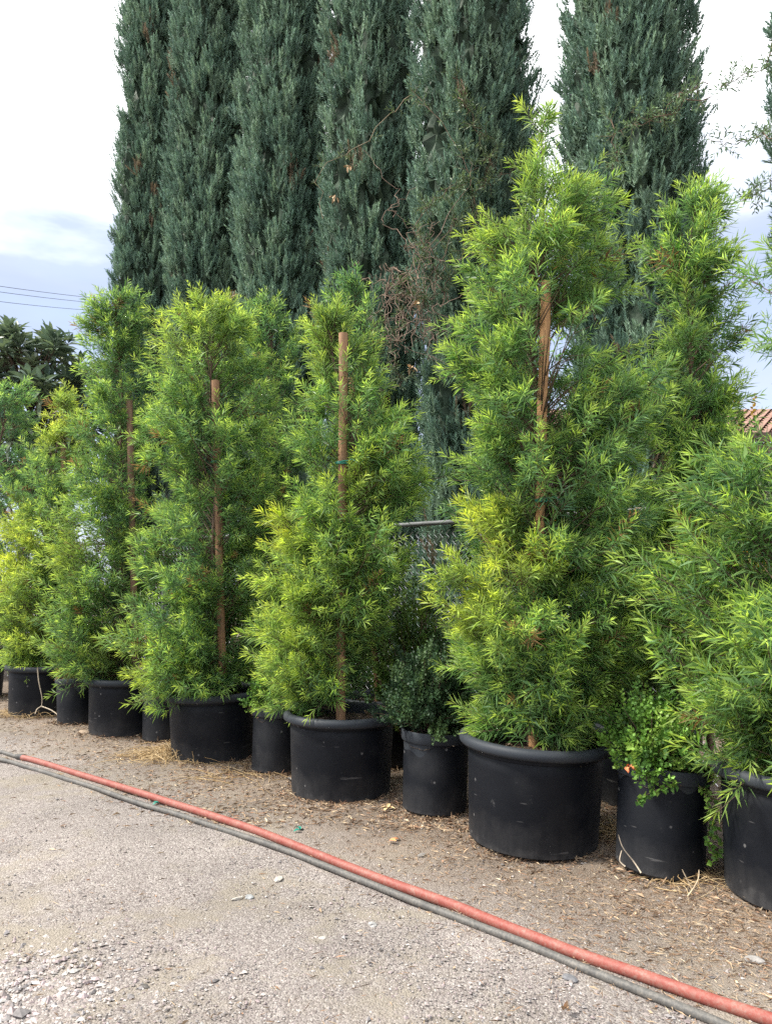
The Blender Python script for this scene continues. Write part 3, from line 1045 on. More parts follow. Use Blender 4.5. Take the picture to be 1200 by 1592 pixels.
small_shrub('bush with orange-yellow leaves glimpsed through the tallest fern pine', (2.45, 11.2), 0.0, 0.6, 2.95, 6000, 0.075, 0.05, 78, gb, None, name='bush')

# ------------------------------------------------------------------ loquat tree far left
def loquat():
    rng = np.random.default_rng(5)
    yc = 12.3
    c = at(45, 600, yc)
    root = empty('loquat_tree', (c[0], yc, 0), 'dark tree with long leathery leaves standing at the left end of the cypress row', 'tree')
    mb = MB()
    tubes(mb, np.array([[(0, 0, -0.1), (0.05, 0, 1.5), (0, 0.05, 3.0), (0.05, 0, 4.4)]]), np.array([[0.12, 0.1, 0.07, 0.03]]), 10)
    mb.build('trunk', M_bark, root, True)
    m = 210
    d = unit(rng.normal(size=(m, 3)) + np.array([0, 0, 0.3]))
    rho = rng.uniform(0.55, 1, m)[:, None]
    ctr = np.array((0, 0, 4.15))
    tip = ctr + d * np.array((1.4, 1.1, 1.6)) * rho
    tip[:, 2] = np.clip(tip[:, 2], 2.0, 5.45)
    bs = np.stack([0.05 * np.ones(m), np.zeros(m), np.clip(tip[:, 2] - 0.9, 1.4, 4.3)], -1)
    mid = (bs + tip) / 2 + np.array((0, 0, 0.15))
    br = MB()
    tubes(br, np.stack([bs, mid, tip], 1), np.array([[0.02, 0.014, 0.006]]) * np.ones((m, 1)), 5, cap=False)
    br.build('branch', M_bark, root, True)
    D = unit(d + np.array([0, 0, 0.5]) + rng.normal(0, 0.2, (m, 3)))
    g = np.array([(0.11, 0.16, 0.115), (0.14, 0.19, 0.13), (0.085, 0.13, 0.10), (0.19, 0.235, 0.155)])
    col = g[rng.integers(0, 4, m)]
    cr = MB()
    shoots(cr, tip - D * 0.06, D, np.full(m, 0.13), 13, rng, 0.36, 0.080, col, 82, 25, 0.0, kind='blade')
    cr.build('crown', M_broad, root, True)


loquat()

gh = [(0.05, 0.085, 0.045), (0.07, 0.11, 0.055), (0.04, 0.07, 0.04)]
for hxp, hyp, hr, hz, lab in ((-6.9, 12.6, 1.0, 2.6, 'dark bush filling the ground under the loquat tree'),
                              (-5.2, 12.2, 0.9, 2.3, 'dark bush at the foot of the farthest cypress'),
                              (-8.6, 13.5, 1.1, 2.7, 'dark bush cut by the left border behind the bluish fern pine')):
    small_shrub(lab, (hxp, hyp), 0.0, hr, hz, 6500, 0.09, 0.05, int(100 * hr + hyp), gh, 'dark bushes beyond the fence at the left', name='bush')

# ------------------------------------------------------------------ power lines, far left
for q, (a, b) in enumerate([((0, 443), (150, 465)), ((0, 452), (145, 472)), ((0, 467), (130, 483))]):
    yy = 30.0 + q * 0.8
    p, r_ = at(a[0], a[1], yy), at(b[0], b[1], yy + 9)
    dv = r_ - p
    t = np.linspace(-2.5, 3.0, 24)
    P = p[None] + dv[None] * t[:, None]
    P[:, 2] += 0.10 * (t ** 2 - 0.5)
    mb = MB()
    tubes(mb, P[None] - p, np.full((1, 24), 0.011), 6, col=np.array([(0.05, 0.05, 0.055)]))
    o = mb.build('power_line', M_bits, None, True, loc=p)
    tag(o, ['uppermost thin dark wire crossing the sky above the loquat tree', 'middle thin dark wire crossing the sky above the loquat tree',
            'lowest thin dark wire crossing the sky above the loquat tree'][q], 'wire', 'overhead wires at the left')

# ------------------------------------------------------------------ pots in the row
PG = 'large black pots in the row'
SG = 'small black pots standing between the large ones'
pots = {}


def P_(key, *a, **k):
    root, c = make_pot(*a, **k)
    pots[key] = c


P_('t5', 'largest black pot with rolled rim under the tallest fern pine', 828, 1332, 0.382, 0.555, 'big', PG, 1, (1.0, 2.5))
P_('t4', 'large scuffed black pot, dusty at its left foot, under the lime green fern pine', 530, 1246, 0.36, 0.53, 'big', PG, 2, (0.5, 0.6))
P_('t3', 'large black pot behind the straw tangle, under the bushy fern pine', 333, 1188, 0.36, 0.53, 'big', PG, 3, (0, -1.5))
P_('t2', 'large black pot beside the beige rock, partly covered by hanging foliage', 192, 1145, 0.34, 0.52, 'big', PG, 4, (0, 1.0))
P_('t1', 'large black pot behind the dry stems with a bare twig hanging on it', 62, 1112, 0.34, 0.52, 'big', PG, 5, (0, 1.0))
P_('t0', 'black pot cut by the left border', -42, 1086, 0.36, 0.5, 'big', PG, 6)
P_('t7', 'large black pot cut by the right border, nearest to the camera', 1252, 1432, 0.36, 0.56, 'big', PG, 7, (0, 3.0))
P_('s1', 'small black pot with a straight collar holding the dark round shrub', 675, 1268, 0.215, 0.485, 'small', SG, 11, (0, 2.0))
P_('s2', 'small black pot squeezed between the dusty pot and the pot behind the straw', 430, 1202, 0.205, 0.47, 'small', SG, 12, (0, 2.0))
P_('s3', 'small black pot with trailing sprigs over its collar, right of the largest pot', 1025, 1366, 0.228, 0.505, 'small', SG, 13, (0, 4.5))
P_('s4', 'small black pot wedged left of the pot behind the straw tangle', 256, 1152, 0.21, 0.47, 'small', SG, 14)
P_('s5', 'small black pot standing behind the beige rock', 122, 1127, 0.215, 0.46, 'small', SG, 15, (0, -2))
BG = 'black pots of the second row'
P_('b3', 'black pot of the second row behind the bushy fern pine', 0, 0, 0.34, 0.5, 'big', BG, 21, pos=(-1.05, 7.6))
P_('b4', 'black pot of the second row glimpsed right of the dusty pot', 0, 0, 0.34, 0.5, 'big', BG, 22, pos=(-0.02, 6.45))
P_('b6', 'black pot of the second row in the gap right of the largest pot', 0, 0, 0.34, 0.5, 'big', BG, 23, pos=(1.72, 5.25))

# ------------------------------------------------------------------ fern pines
TG = 'fern pines in black pots'
ZS = 0.455


def base(k):
    return pots[k][0], pots[k][1]


bx, by = base('t5')
fern_pine('tallest fern pine with thin open top and a golden clump on its left side', bx, by, ZS, [
    (172, 834, 850), (240, 825, 865), (300, 800, 895), (340, 750, 955), (420, 718, 945), (500, 678, 955), (560, 690, 985), (630, 715, 1030), (700, 728, 1018),
    (770, 716, 1005), (850, 700, 1000), (930, 682, 1000), (1000, 672, 1000), (1070, 738, 965), (1148, 765, 900)],
    185, 24, 0.085, 0.0050, 24, 1101, TG, window=[(822, 872, 425, 640, 0.96), (820, 860, 640, 835, 0.85)], droopy=False, gold=[(742, 832, 52, 1.0), (765, 905, 44, 0.55), (822, 215, 26, 0.45), (690, 990, 50, 0.4), (780, 345, 70, 0.3), (820, 885, 24, 0.6), (730, 960, 50, 0.4)],
    sparse=[(150, 0.14), (275, 0.22), (330, 0.8), (430, 0.95), (1200, 1.0)], young=0.58, trunk_r=0.020)
bx, by = base('t4')
fern_pine('lime green fern pine with a bare stake top, leaning loosely in the dusty pot', bx, by, ZS, [
    (483, 502, 526), (540, 468, 562), (600, 466, 585), (650, 450, 645), (700, 458, 662), (750, 466, 690), (800, 425, 650), (850, 410, 632), (900, 412, 636),
    (950, 395, 604), (1000, 386, 590), (1050, 402, 570), (1105, 440, 545)],
    135, 23, 0.085, 0.0054, 23, 102, TG, window=[(516, 572, 515, 690, 0.75), (520, 542, 690, 1040, 0.15), (575, 620, 1030, 1110, 0.9)], droopy=False, sparse=[(480, 0.8), (760, 0.65), (800, 1.0), (1200, 1.1)], gold=[(445, 830, 34, 0.8), (470, 900, 60, 0.3), (450, 1010, 60, 0.3), (545, 765, 34, 0.4), (505, 545, 45, 0.3)], young=0.68)
bx, by = base('t3')
fern_pine('dense bushy fern pine hiding most of its stake, left of the staked lime green one', bx, by, ZS, [
    (465, 312, 350), (500, 262, 388), (560, 228, 420), (640, 218, 428), (720, 216, 432), (800, 212, 428), (880, 210, 420), (960, 206, 408), (1030, 206, 395),
    (1096, 205, 380)], 165, 22, 0.085, 0.0068, 20, 103, TG, window=[(322, 352, 595, 770, 0.5)], gold=[(290, 520, 70, 0.35), (230, 1050, 40, 0.45)], young=0.56)
bx, by = base('t2')
fern_pine('fern pine with a narrow top in front of the farthest cypresses', bx, by, ZS, [
    (458, 165, 196), (510, 132, 224), (580, 122, 235), (650, 116, 240), (740, 106, 240), (830, 88, 238), (920, 78, 235), (1000, 78, 228), (1070, 95, 215)],
    155, 19, 0.088, 0.0076, 18, 104, TG, window=[(192, 214, 620, 790, 0.65)], gold=[(110, 860, 50, 0.35), (60, 1000, 40, 0.4), (185, 1015, 24, 0.5)], young=0.50)
bx, by = base('t1')
fern_pine('yellowing fern pine with a thin bare middle near the left border', bx, by, ZS, [
    (615, 88, 116), (680, 68, 128), (760, 14, 130), (850, -2, 120), (950, -10, 108), (1052, 5, 105)],
    130, 17, 0.088, 0.0090, 17, 105, TG, gold=[(85, 680, 34, 0.65), (15, 890, 50, 0.7), (105, 640, 36, 0.4), (30, 840, 44, 0.6), (60, 985, 40, 0.4)], young=0.52, sparse=[(600, 0.5), (760, 0.55), (800, 1.0), (1100, 1.0)])
bx, by = base('t0')
fern_pine('bluish fern pine cut by the left border', bx, by, ZS, [
    (600, 0, 52), (660, -40, 66), (760, -80, 72), (900, -110, 52), (1000, -110, 30), (1050, -90, 10)],
    100, 16, 0.088, 0.0095, 16, 106, TG, young=0.28, hue=0.4)
bx, by = base('t7')
fern_pine('nearest fern pine with long pale leaves at the right border', bx, by, ZS + 0.02, [
    (350, 1150, 1350), (420, 1128, 1370), (560, 1115, 1380), (650, 1130, 1400), (720, 1115, 1420), (780, 1085, 1440), (850, 1060, 1460), (905, 992, 1480),
    (980, 1015, 1490), (1060, 1060, 1490), (1150, 1105, 1470), (1215, 1145, 1430)],
    170, 19, 0.094, 0.0058, 22, 107, TG, sparse=[(330, 0.035), (690, 0.05), (775, 0.7), (840, 1.0), (1250, 1.0)], young=0.70, trunk_r=0.02)
bx, by = base('b3')
fern_pine('duller green fern pine directly behind the bushy one', bx, by, ZS - 0.03, [
    (472, 398, 432), (520, 362, 474), (600, 356, 482), (700, 360, 482), (800, 370, 480), (900, 370, 470), (1020, 380, 460)],
    100, 18, 0.085, 0.0082, 17, 108, TG, young=0.34)
bx, by = base('b4')
fern_pine('sparse dark fern pine with a wispy tip behind the staked lime green one', bx, by, ZS - 0.03, [
    (428, 538, 556), (480, 512, 588), (540, 520, 596), (640, 525, 600), (750, 530, 610), (850, 530, 600), (950, 540, 590), (1030, 550, 590)],
    70, 17, 0.085, 0.0080, 17, 109, TG, young=0.22, hue=0.2, sparse=[(420, 0.5), (640, 0.6), (750, 1.0), (1100, 0.8)])
bx, by = base('b6')
fern_pine('slim fern pine with a pointed top behind the gap, right of the tallest one', 1.98, 4.95, 0.43, [
    (298, 1072, 1105), (350, 1038, 1120), (400, 1014, 1124), (470, 1022, 1128), (540, 1008, 1145), (620, 1012, 1158), (700, 1012, 1162), (780, 1000, 1165),
    (870, 965, 1130), (960, 955, 1110), (1060, 960, 1090)],
    125, 19, 0.088, 0.0064, 20, 110, TG, young=0.58, gold=[(1040, 510, 22, 0.5), (1010, 530, 25, 0.4)])

# stakes
KG = 'round wooden stakes tied to the fern pines'


def stake_px(label, u0, v0, u1, v1, y, key, r, seed, ties=(), c=(0.36, 0.19, 0.09)):
    p1 = at(u1, v1, y)
    p0 = at(u0, v0, y)
    d = (p1 - p0) / (p1[2] - p0[2])
    foot = p0 + d * (ZS - 0.12 - p0[2])
    stake(label, foot, p1, r, seed, KG, [at(600, t, y)[2] for t in ties], c)


stake_px('pale orange wooden stake with teal tie in the tallest fern pine', 838, 830, 849, 438, pots['t5'][1] - 0.05, 't5', 0.030, 201, [776], (0.50, 0.27, 0.12))
stake_px('brown stake with two green ties and bare top in the lime green fern pine', 530, 1020, 534, 518, pots['t4'][1] - 0.12, 't4', 0.033, 202, [718, 932], (0.30, 0.165, 0.085))
stake_px('slanting brown stake behind the bare-topped stake', 560, 760, 546, 588, pots['b4'][1] - 0.1, 't4', 0.024, 203, [], (0.30, 0.16, 0.08))
stake_px('brown stake with green tie in the dense bushy fern pine', 340, 800, 335, 592, pots['t3'][1] - 0.08, 't3', 0.035, 204, [717], (0.30, 0.16, 0.085))
stake_px('weathered dark stake in the fern pine before the farthest cypresses', 206, 830, 202, 622, pots['t2'][1] - 0.08, 't2', 0.032, 205, [], (0.22, 0.13, 0.08))
stake_px('thin brown stake in the yellowing fern pine', 101, 800, 99, 690, pots['t1'][1] + 0.02, 't1', 0.032, 206, [], (0.28, 0.16, 0.09))
stake_px('dim brown stake in the slim fern pine at right', 1107, 780, 1109, 610, 4.98, 'b6', 0.024, 207, [], (0.20, 0.13, 0.09))

# ------------------------------------------------------------------ shrubs
ZC = 0.40
HG = 'small-leaved shrubs in pots'
g1 = [(0.034, 0.070, 0.032), (0.046, 0.090, 0.038), (0.026, 0.054, 0.026), (0.070, 0.12, 0.048)]
c = pots['s1']
small_shrub('dark round small-leaved shrub in the collared pot beside the largest pot', (c[0] - 0.03, c[1]), ZC, 0.30, 0.62, 24000, 0.023, 0.017, 301, g1, HG)
g2 = [(0.09, 0.19, 0.035), (0.14, 0.27, 0.045), (0.07, 0.15, 0.035), (0.2, 0.32, 0.06)]
c = pots['s3']
tr1 = [np.array((c[0] - 0.06, c[1] - 0.2, 0.50)), at(1050, 1220, c[1] - 0.26), at(1020, 1228, c[1] - 0.27), at(1000, 1238, c[1] - 0.275), at(990, 1246, c[1] - 0.28)]
tr2 = [np.array((c[0] + 0.1, c[1] - 0.19, 0.50)), at(1098, 1240, c[1] - 0.24), at(1102, 1275, c[1] - 0.245), at(1100, 1305, c[1] - 0.25), at(1108, 1332, c[1] - 0.26)]
tr3 = [np.array((c[0] + 0.12, c[1] - 0.17, 0.50)), at(1110, 1250, c[1] - 0.20), at(1112, 1280, c[1] - 0.205), at(1116, 1320, c[1] - 0.21), at(1105, 1345, c[1] - 0.22)]
small_shrub('bright green low shrub with trailing sprigs in the small pot at right', (c[0] - 0.03, c[1] - 0.02), ZC, 0.27, 0.46, 7500, 0.026, 0.019, 302, g2, HG, trail=[tr1, tr2, tr3])
c = pots['s2']
small_shrub('light green low shrub in the squeezed small pot', c, ZC, 0.24, 0.42, 5200, 0.026, 0.018, 303, g2, HG)
c = pots['s4']
small_shrub('low green shrub in the wedged small pot under hanging foliage', c, ZC - 0.03, 0.22, 0.35, 3500, 0.026, 0.018, 304, g1, HG)
c = pots['s5']
small_shrub('low shrub in the small pot behind the beige rock', c, ZC - 0.03, 0.2, 0.33, 3500, 0.028, 0.018, 305, [(0.10, 0.14, 0.06), (0.2, 0.22, 0.09), (0.06, 0.1, 0.04)], HG)
# loose shrubs in the gap in front of the fence
g3 = [(0.07, 0.13, 0.03), (0.12, 0.19, 0.035), (0.045, 0.09, 0.03)]
p = at(650, 1000, 6.15)
small_shrub('yellow-green shrub in shade behind the dark round shrub, before the fence', (p[0], 6.15), 0.05, 0.38, 1.55, 11000, 0.034, 0.022, 306, g3, None)
p = at(990, 900, 5.75)
small_shrub('dark leafy shrub before the fence behind the tallest fern pine', (p[0], 5.75), 0.05, 0.45, 1.6, 11000, 0.038, 0.022, 307, [(0.06, 0.11, 0.04), (0.10, 0.16, 0.04), (0.05, 0.08, 0.03)], None)

# ------------------------------------------------------------------ vines on the cypresses
def vine(label, lines, seed, leafL, leafW, cols, nl, wob=0.05, r=0.006, name='climbing_vine', bare=False, stemc=(0.17, 0.12, 0.085)):
    rng = np.random.default_rng(seed)
    org = np.array(lines[0][0])
    root = empty(name, org, label, 'vine')
    cr = MB()
    cols = np.array(cols)
    for pts in lines:
        st = MB()
        pts = np.array(pts, float)
        k = 16
        f = np.linspace(0, len(pts) - 1, k)
        a = np.minimum(f.astype(int), len(pts) - 2)
        w = (f - a)[:, None]
        Q = pts[a] * (1 - w) + pts[a + 1] * w
        Q[1:-1] += rng.normal(0, wob, (k - 2, 3)) * np.array((1, 0.6, 1))
        tubes(st, (Q - org)[None], np.linspace(r, r * 0.4, k)[None], 5, col=np.array([stemc]))
        if not bare:
            m = nl
            f = rng.uniform(1, k - 1.001, m)
            a = f.astype(int)
            w = (f - a)[:, None]
            B = Q[a] * (1 - w) + Q[np.minimum(a + 1, k - 1)] * w - org
            D = unit(rng.normal(0, 1, (m, 3)) + np.array((0, -0.8, 0.1)))
            cc = cols[rng.integers(0, len(cols), m)] * rng.uniform(0.8, 1.2, (m, 1))
            tubes(st, np.stack([B, B + D * leafL * 2.2], 1), np.array([[0.0025, 0.001]]) * np.ones((m, 1)), 3, cap=False, col=np.tile(np.array([stemc]), (m, 1)))
            shoots(cr, B, D, np.full(m, leafL * 2.4), 7, rng, leafL, leafW, cc, 62, 30, 0.15)
        st.build('stem', M_bits, root, True)
    if not bare:
        cr.build('foliage', M_vine, root)
    return root


VG = [(0.10, 0.15, 0.075), (0.13, 0.18, 0.095), (0.075, 0.12, 0.06)]
yv = 8.75
vine('leafy vine trailing up the broad cypress left of the tallest fern pine', [
    [at(690, 470, yv), at(720, 380, yv), at(740, 320, yv), at(700, 200, yv), at(640, 140, yv + .3)],
    [at(640, 520, yv), at(690, 380, yv), at(760, 290, yv), at(800, 260, yv)],
    [at(600, 470, yv + .4), at(650, 420, yv), at(720, 330, yv), at(780, 350, yv)],
    [at(650, 420, yv), at(660, 330, yv + .1), at(690, 300, yv), at(745, 260, yv)],
    [at(710, 110, yv + .2), at(725, 160, yv), at(745, 205, yv), at(765, 240, yv)],
    [at(560, 480, yv + .6), at(600, 520, yv + .4), at(640, 470, yv), at(700, 420, yv)],
    [at(560, 440, yv + .9), at(580, 520, yv + .4), at(600, 560, yv), at(620, 600, yv)]], 401, 0.075, 0.017, VG, 60)
rr_ = np.random.default_rng(9)
tang = []
for _ in range(64):
    a0 = np.array((rr_.normal(640, 24), rr_.normal(455, 40)))
    b0 = a0 + rr_.normal(0, 1, 2) * np.array((45, 60))
    m0 = (a0 + b0) / 2 + rr_.normal(0, 1, 2) * 22
    yy = yv - 0.05 + rr_.normal(0, 0.07)
    tang.append([at(a0[0], a0[1], yy), at(m0[0], m0[1], yy), at(b0[0], b0[1], yy)])
vine('tangle of bare brown vine twigs hanging between the two middle cypresses', tang, 402, 0, 0, VG, 0, 0.025, 0.0055, bare=True, name='dry_vine_tangle', stemc=(0.26, 0.19, 0.145))
vine('thin pale vine stem hanging down the cypress behind the staked fern pine', [
    [at(655, 130, 9.6), at(640, 150, 9.6), at(600, 175, 9.7), at(560, 225, 9.75), at(505, 250, 9.75), at(495, 290, 9.75), at(502, 340, 9.75)]], 403, 0.06, 0.014, VG, 22, 0.03, 0.008, stemc=(0.2, 0.165, 0.11))
yr = 7.2
vine('leafy vine sprays reaching across the sky between the two right cypresses', [
    [at(1200, 60, yr - .3), at(1185, 110, yr - .2), at(1140, 120, yr), at(1105, 150, yr)],
    [at(1200, 215, yr - .3), at(1165, 215, yr), at(1130, 225, yr), at(1100, 215, yr)],
    [at(1105, 150, yr), at(1060, 165, yr + .1), at(1000, 185, yr + .15), at(960, 205, yr + .2)],
    [at(1210, 290, yr - .5), at(1190, 292, yr - .4), at(1170, 300, yr - .3), at(1155, 312, yr - .3)],
    [at(1100, 130, yr + .1), at(1050, 150, yr + .15), at(1030, 190, yr + .2), at(980, 175, yr + .2)],
    [at(950, 190, yr + .2), at(955, 240, yr + .2), at(965, 265, yr + .2)]], 404, 0.07, 0.015, [(0.11, 0.18, 0.10), (0.15, 0.22, 0.12)], 34, 0.03, 0.006)
# pale papery seed pods on the tangle
for q, (u_, v_) in enumerate([(648, 470), (640, 572), (541, 258), (520, 305)]):
    yy = yv - 0.14 if q < 2 else 9.72
    p = at(u_, v_, yy)
    mb = MB()
    rp = np.random.default_rng(500 + q)
    n = 7
    blades(mb, rp.normal(0, 0.012, (n, 3)), unit(rp.normal(0, 1, (n, 3)) + np.array((0, -.3, -.5))), 0.07, 0.035, rp, np.tile(np.array([(0.50, 0.36, 0.22)]), (n, 1)))
    tag(mb.build('dry_leaf_cluster', M_bits, None, True, loc=p), ['papery tan dead leaves caught at the top of the twig tangle', 'papery tan dead leaves hanging below the twig tangle',
        'upper tan dead leaf on the pale vine stem', 'lower tan dead leaf on the pale vine stem'][q], 'dead leaves', 'dead leaves caught in the vines')

# ------------------------------------------------------------------ hoses
def smooth_path(pts, k):
    pts = np.array(pts)
    n = len(pts)
    f = np.linspace(0, n - 1, k)
    i = np.clip(f.astype(int), 0, n - 2)
    t = (f - i)[:, None]
    p0, p1, p2, p3 = pts[np.clip(i - 1, 0, n - 1)], pts[i], pts[i + 1], pts[np.clip(i + 2, 0, n - 1)]
    return 0.5 * ((2 * p1) + (-p0 + p2) * t + (2 * p0 - 5 * p1 + 4 * p2 - p3) * t ** 2 + (-p0 + 3 * p1 - 3 * p2 + p3) * t ** 3)


def smooth_h(pts):
    z = ground_h(pts[:, 0], pts[:, 1])
    e = np.pad(z, 12, mode='edge')
    return np.convolve(e, np.ones(25) / 25, 'valid')


def hose(name, label, px, r, mat, k=160, cat='hose', extra=None):
    pts = [on_ground(u_, v_, r)[:2] for (u_, v_) in px]
    if extra:
        pts = pts + [np.array(e) for e in extra]
    pts = smooth_path(np.array(pts), k)
    P = np.concatenate([pts, (smooth_h(pts) + r * 0.85)[:, None]], 1)
    org = np.array((P[0, 0], P[0, 1], 0))
    mb = MB()
    tubes(mb, (P - org)[None], np.full((1, k), r), 16)
    o = mb.build(name, mat, None, True, 60, loc=org)
    return tag(o, label, cat), P


red, RP = hose('red_hose', 'long faded red hose lying on the gravel along the row of pots', [
    (36, 1174), (60, 1181), (115, 1199), (200, 1225), (280, 1251), (350, 1275), (410, 1295), (500, 1327), (600, 1362), (700, 1396), (800, 1437), (900, 1475),
    (1000, 1508), (1100, 1542), (1200, 1573), (1320, 1612), (1480, 1660)], 0.0225, M_red)
hose('grey_hose', 'long dusty grey hose running along the camera side of the red hose', [
    (-260, 1125), (-120, 1151), (0, 1177), (43, 1190), (100, 1208), (150, 1223), (215, 1246), (275, 1265), (350, 1291), (430, 1316), (500, 1340), (600, 1377), (700, 1415), (800, 1453),
    (900, 1494), (1000, 1533), (1100, 1571), (1150, 1590), (1280, 1640), (1450, 1700)], 0.0165, M_grey)
hose('grey_hose', 'short grey hose joined to the end of the red hose at the left border', [(-260, 1122), (-120, 1142), (-40, 1156), (0, 1164), (30, 1172.5)], 0.0165, M_grey, 60)
# clamp where the two are joined
j0, j1 = on_ground(27, 1171.5, 0.02), on_ground(40, 1175, 0.02)
mb = MB()
jp = np.linspace(j0, j1, 5)
jp[:, 2] = ground_h(jp[:, 0], jp[:, 1]) + 0.02
tubes(mb, (jp - j0)[None], np.array([[0.019, 0.0235, 0.0255, 0.025, 0.024]]), 14)
tag(mb.build('hose_coupling', M_black, None, True, 50, loc=j0), 'black coupling joining the red hose to the short grey one', 'coupling')

# ------------------------------------------------------------------ litter, straw, stones, scraps
rng = np.random.default_rng(31)
pc = np.array(list(pots.values()))


def clear_of_pots(x, y, margin=0.0):
    dd = np.hypot(x[:, None] - pc[None, :, 0], y[:, None] - pc[None, :, 1]).min(1)
    return dd > 0.26 + margin


mb = MB()
n = 110000
x, y = sample_ground(n, rng, 2.2, 11.0)
d = row_d(x, y)
pn = 0.5 + 0.28 * np.sin(3.1 * x + 1.7 * y) + 0.22 * np.sin(4.7 * y - 2.3 * x + 1)
pr = np.clip(np.interp(d, [-1.6, -0.7, -0.1, 0.12, 0.35, 0.8, 1.1, 3], [0.5, 1.0, 1.0, 0.9, 0.42, 0.15, 0.03, 0.015]) * (0.45 + 0.9 * pn), 0, 1)
keep = rng.uniform(0, 1, n) < pr
x, y, d = x[keep], y[keep], d[keep]
n = len(x)
P = np.stack([x, y, ground_h(x, y) + rng.uniform(0.001, 0.012, n)], -1)
D = rng.normal(0, 1, (n, 3)) * np.array((1, 1, 0.10))
pal = np.array([(0.23, 0.15, 0.095), (0.32, 0.225, 0.145), (0.15, 0.095, 0.06), (0.42, 0.32, 0.21), (0.28, 0.16, 0.10), (0.52, 0.42, 0.29)])
needle = rng.uniform(0, 1, n) < 0.90
leaves(mb, P, D, np.where(needle, rng.uniform(0.015, 0.055, n), rng.uniform(0.010, 0.024, n)), np.where(needle, rng.uniform(0.0014, 0.0032, n), rng.uniform(0.005, 0.010, n)),
       rng, pal[rng.choice(6, n, p=[.26, .25, .18, .15, .1, .06])] * rng.uniform(0.8, 1.2, (n, 1)), droop=0.0)
x, y = sample_ground(70000, rng, 4.6, 11.0)
d = row_d(x, y)
keep = rng.uniform(0, 1, len(x)) < np.interp(d, [-1, -0.1, 0.3, 0.75, 1.05, 1.3], [0.3, 0.45, 0.4, 0.22, 0.06, 0.0]) * (0.5 + 0.5 * np.sin(2.3 * x - 1.9 * y) ** 2)
x, y = x[keep], y[keep]
n = len(x)
leaves(mb, np.stack([x, y, ground_h(x, y) + rng.uniform(0.001, 0.012, n)], -1), rng.normal(0, 1, (n, 3)) * np.array((1, 1, 0.12)), rng.uniform(0.025, 0.07, n),
       rng.uniform(0.004, 0.011, n), rng, pal[rng.choice(6, n, p=[.26, .25, .18, .15, .1, .06])] * rng.uniform(0.7, 1.15, (n, 1)), droop=0.0)
for key, cc in pots.items():
    rad_ = 0.215 if key[0] == 's' else 0.355
    n = 420
    a_ = rng.uniform(0, 2 * np.pi, n)
    q_ = rad_ + np.abs(rng.normal(0, 0.05, n)) - 0.005
    x, y = cc[0] + q_ * np.cos(a_), cc[1] + q_ * np.sin(a_)
    leaves(mb, np.stack([x, y, ground_h(x, y) + rng.uniform(0.001, 0.022, n) * np.exp(-(q_ - rad_) / 0.05)], -1), rng.normal(0, 1, (n, 3)) * np.array((1, 1, 0.3)),
           rng.uniform(0.015, 0.055, n), rng.uniform(0.003, 0.011, n), rng, pal[rng.choice(6, n, p=[.26, .25, .24, .1, .1, .05])] * rng.uniform(0.6, 1.0, (n, 1)), droop=0.0)
tag(mb.build('leaf_litter', M_bits), 'brown dry needles and leaf bits littering the soil round the pots', 'litter', kind='stuff')


def straw(label, u0, v0, n, spread, seed, length=0.3, height=0.06, name='straw_clump'):
    rng = np.random.default_rng(seed)
    g = on_ground(u0, v0)
    a = rng.uniform(0, 2 * np.pi, n)
    st = np.stack([rng.normal(0, spread, n), rng.normal(0, spread * 0.55, n)], -1)
    # most stems lie along the row
    al = math.atan2(ROW_E[1], ROW_E[0]) + rng.normal(0, 0.6, n) + np.where(rng.uniform(0, 1, n) < 0.5, 0, math.pi)
    L = length * rng.uniform(0.4, 1.25, n)
    t = np.linspace(0, 1, 7)
    curl = rng.normal(0, 1.4, n)
    ang = al[:, None] + curl[:, None] * t[None]
    step = L[:, None] / 6
    dx = np.cumsum(np.cos(ang) * step, 1) - np.cos(ang[:, :1]) * step
    dy = np.cumsum(np.sin(ang) * step, 1) - np.sin(ang[:, :1]) * step
    px, py = st[:, :1] + dx, st[:, 1:] + dy
    hh = height * rng.uniform(0.1, 1.2, n)
    pz = ground_h(g[0] + px, g[1] + py) + 0.004 + hh[:, None] * np.sin(np.pi * t)[None] * np.exp(-(st[:, :1] ** 2) / (2 * spread ** 2))
    mb = MB()
    pal = np.array([(0.36, 0.25, 0.125), (0.43, 0.31, 0.165), (0.27, 0.18, 0.09), (0.48, 0.37, 0.22)])
    tubes(mb, np.stack([px, py, pz], -1), (np.array([1, 1, .9, .8, .7, .5, .3]) * 0.0021)[None] * rng.uniform(0.7, 1.3, (n, 1)), 4, col=pal[rng.integers(0, 4, n)], cap=False)
    o = mb.build(name, M_bits, None, True, loc=(g[0], g[1], 0))
    return tag(o, label, 'straw', 'tangles of dry straw on the ground')


straw('large golden straw tangle lying at the foot of the pot under the bushy fern pine', 272, 1178, 320, 0.15, 61, 0.38, 0.10)
straw('pale straw tangle at the foot of the pot with the hanging bare twig', 48, 1108, 240, 0.17, 62, 0.34, 0.08)
straw('thin scatter of straw at the foot of the small pot with trailing sprigs', 1080, 1362, 70, 0.10, 63, 0.22, 0.05)
straw('flat straw scatter in front of the pot under the bushy fern pine', 360, 1205, 50, 0.22, 64, 0.34, 0.02)
straw('straw strewn between the largest pot and the small pot with sprigs', 945, 1290, 110, 0.13, 65, 0.28, 0.05)


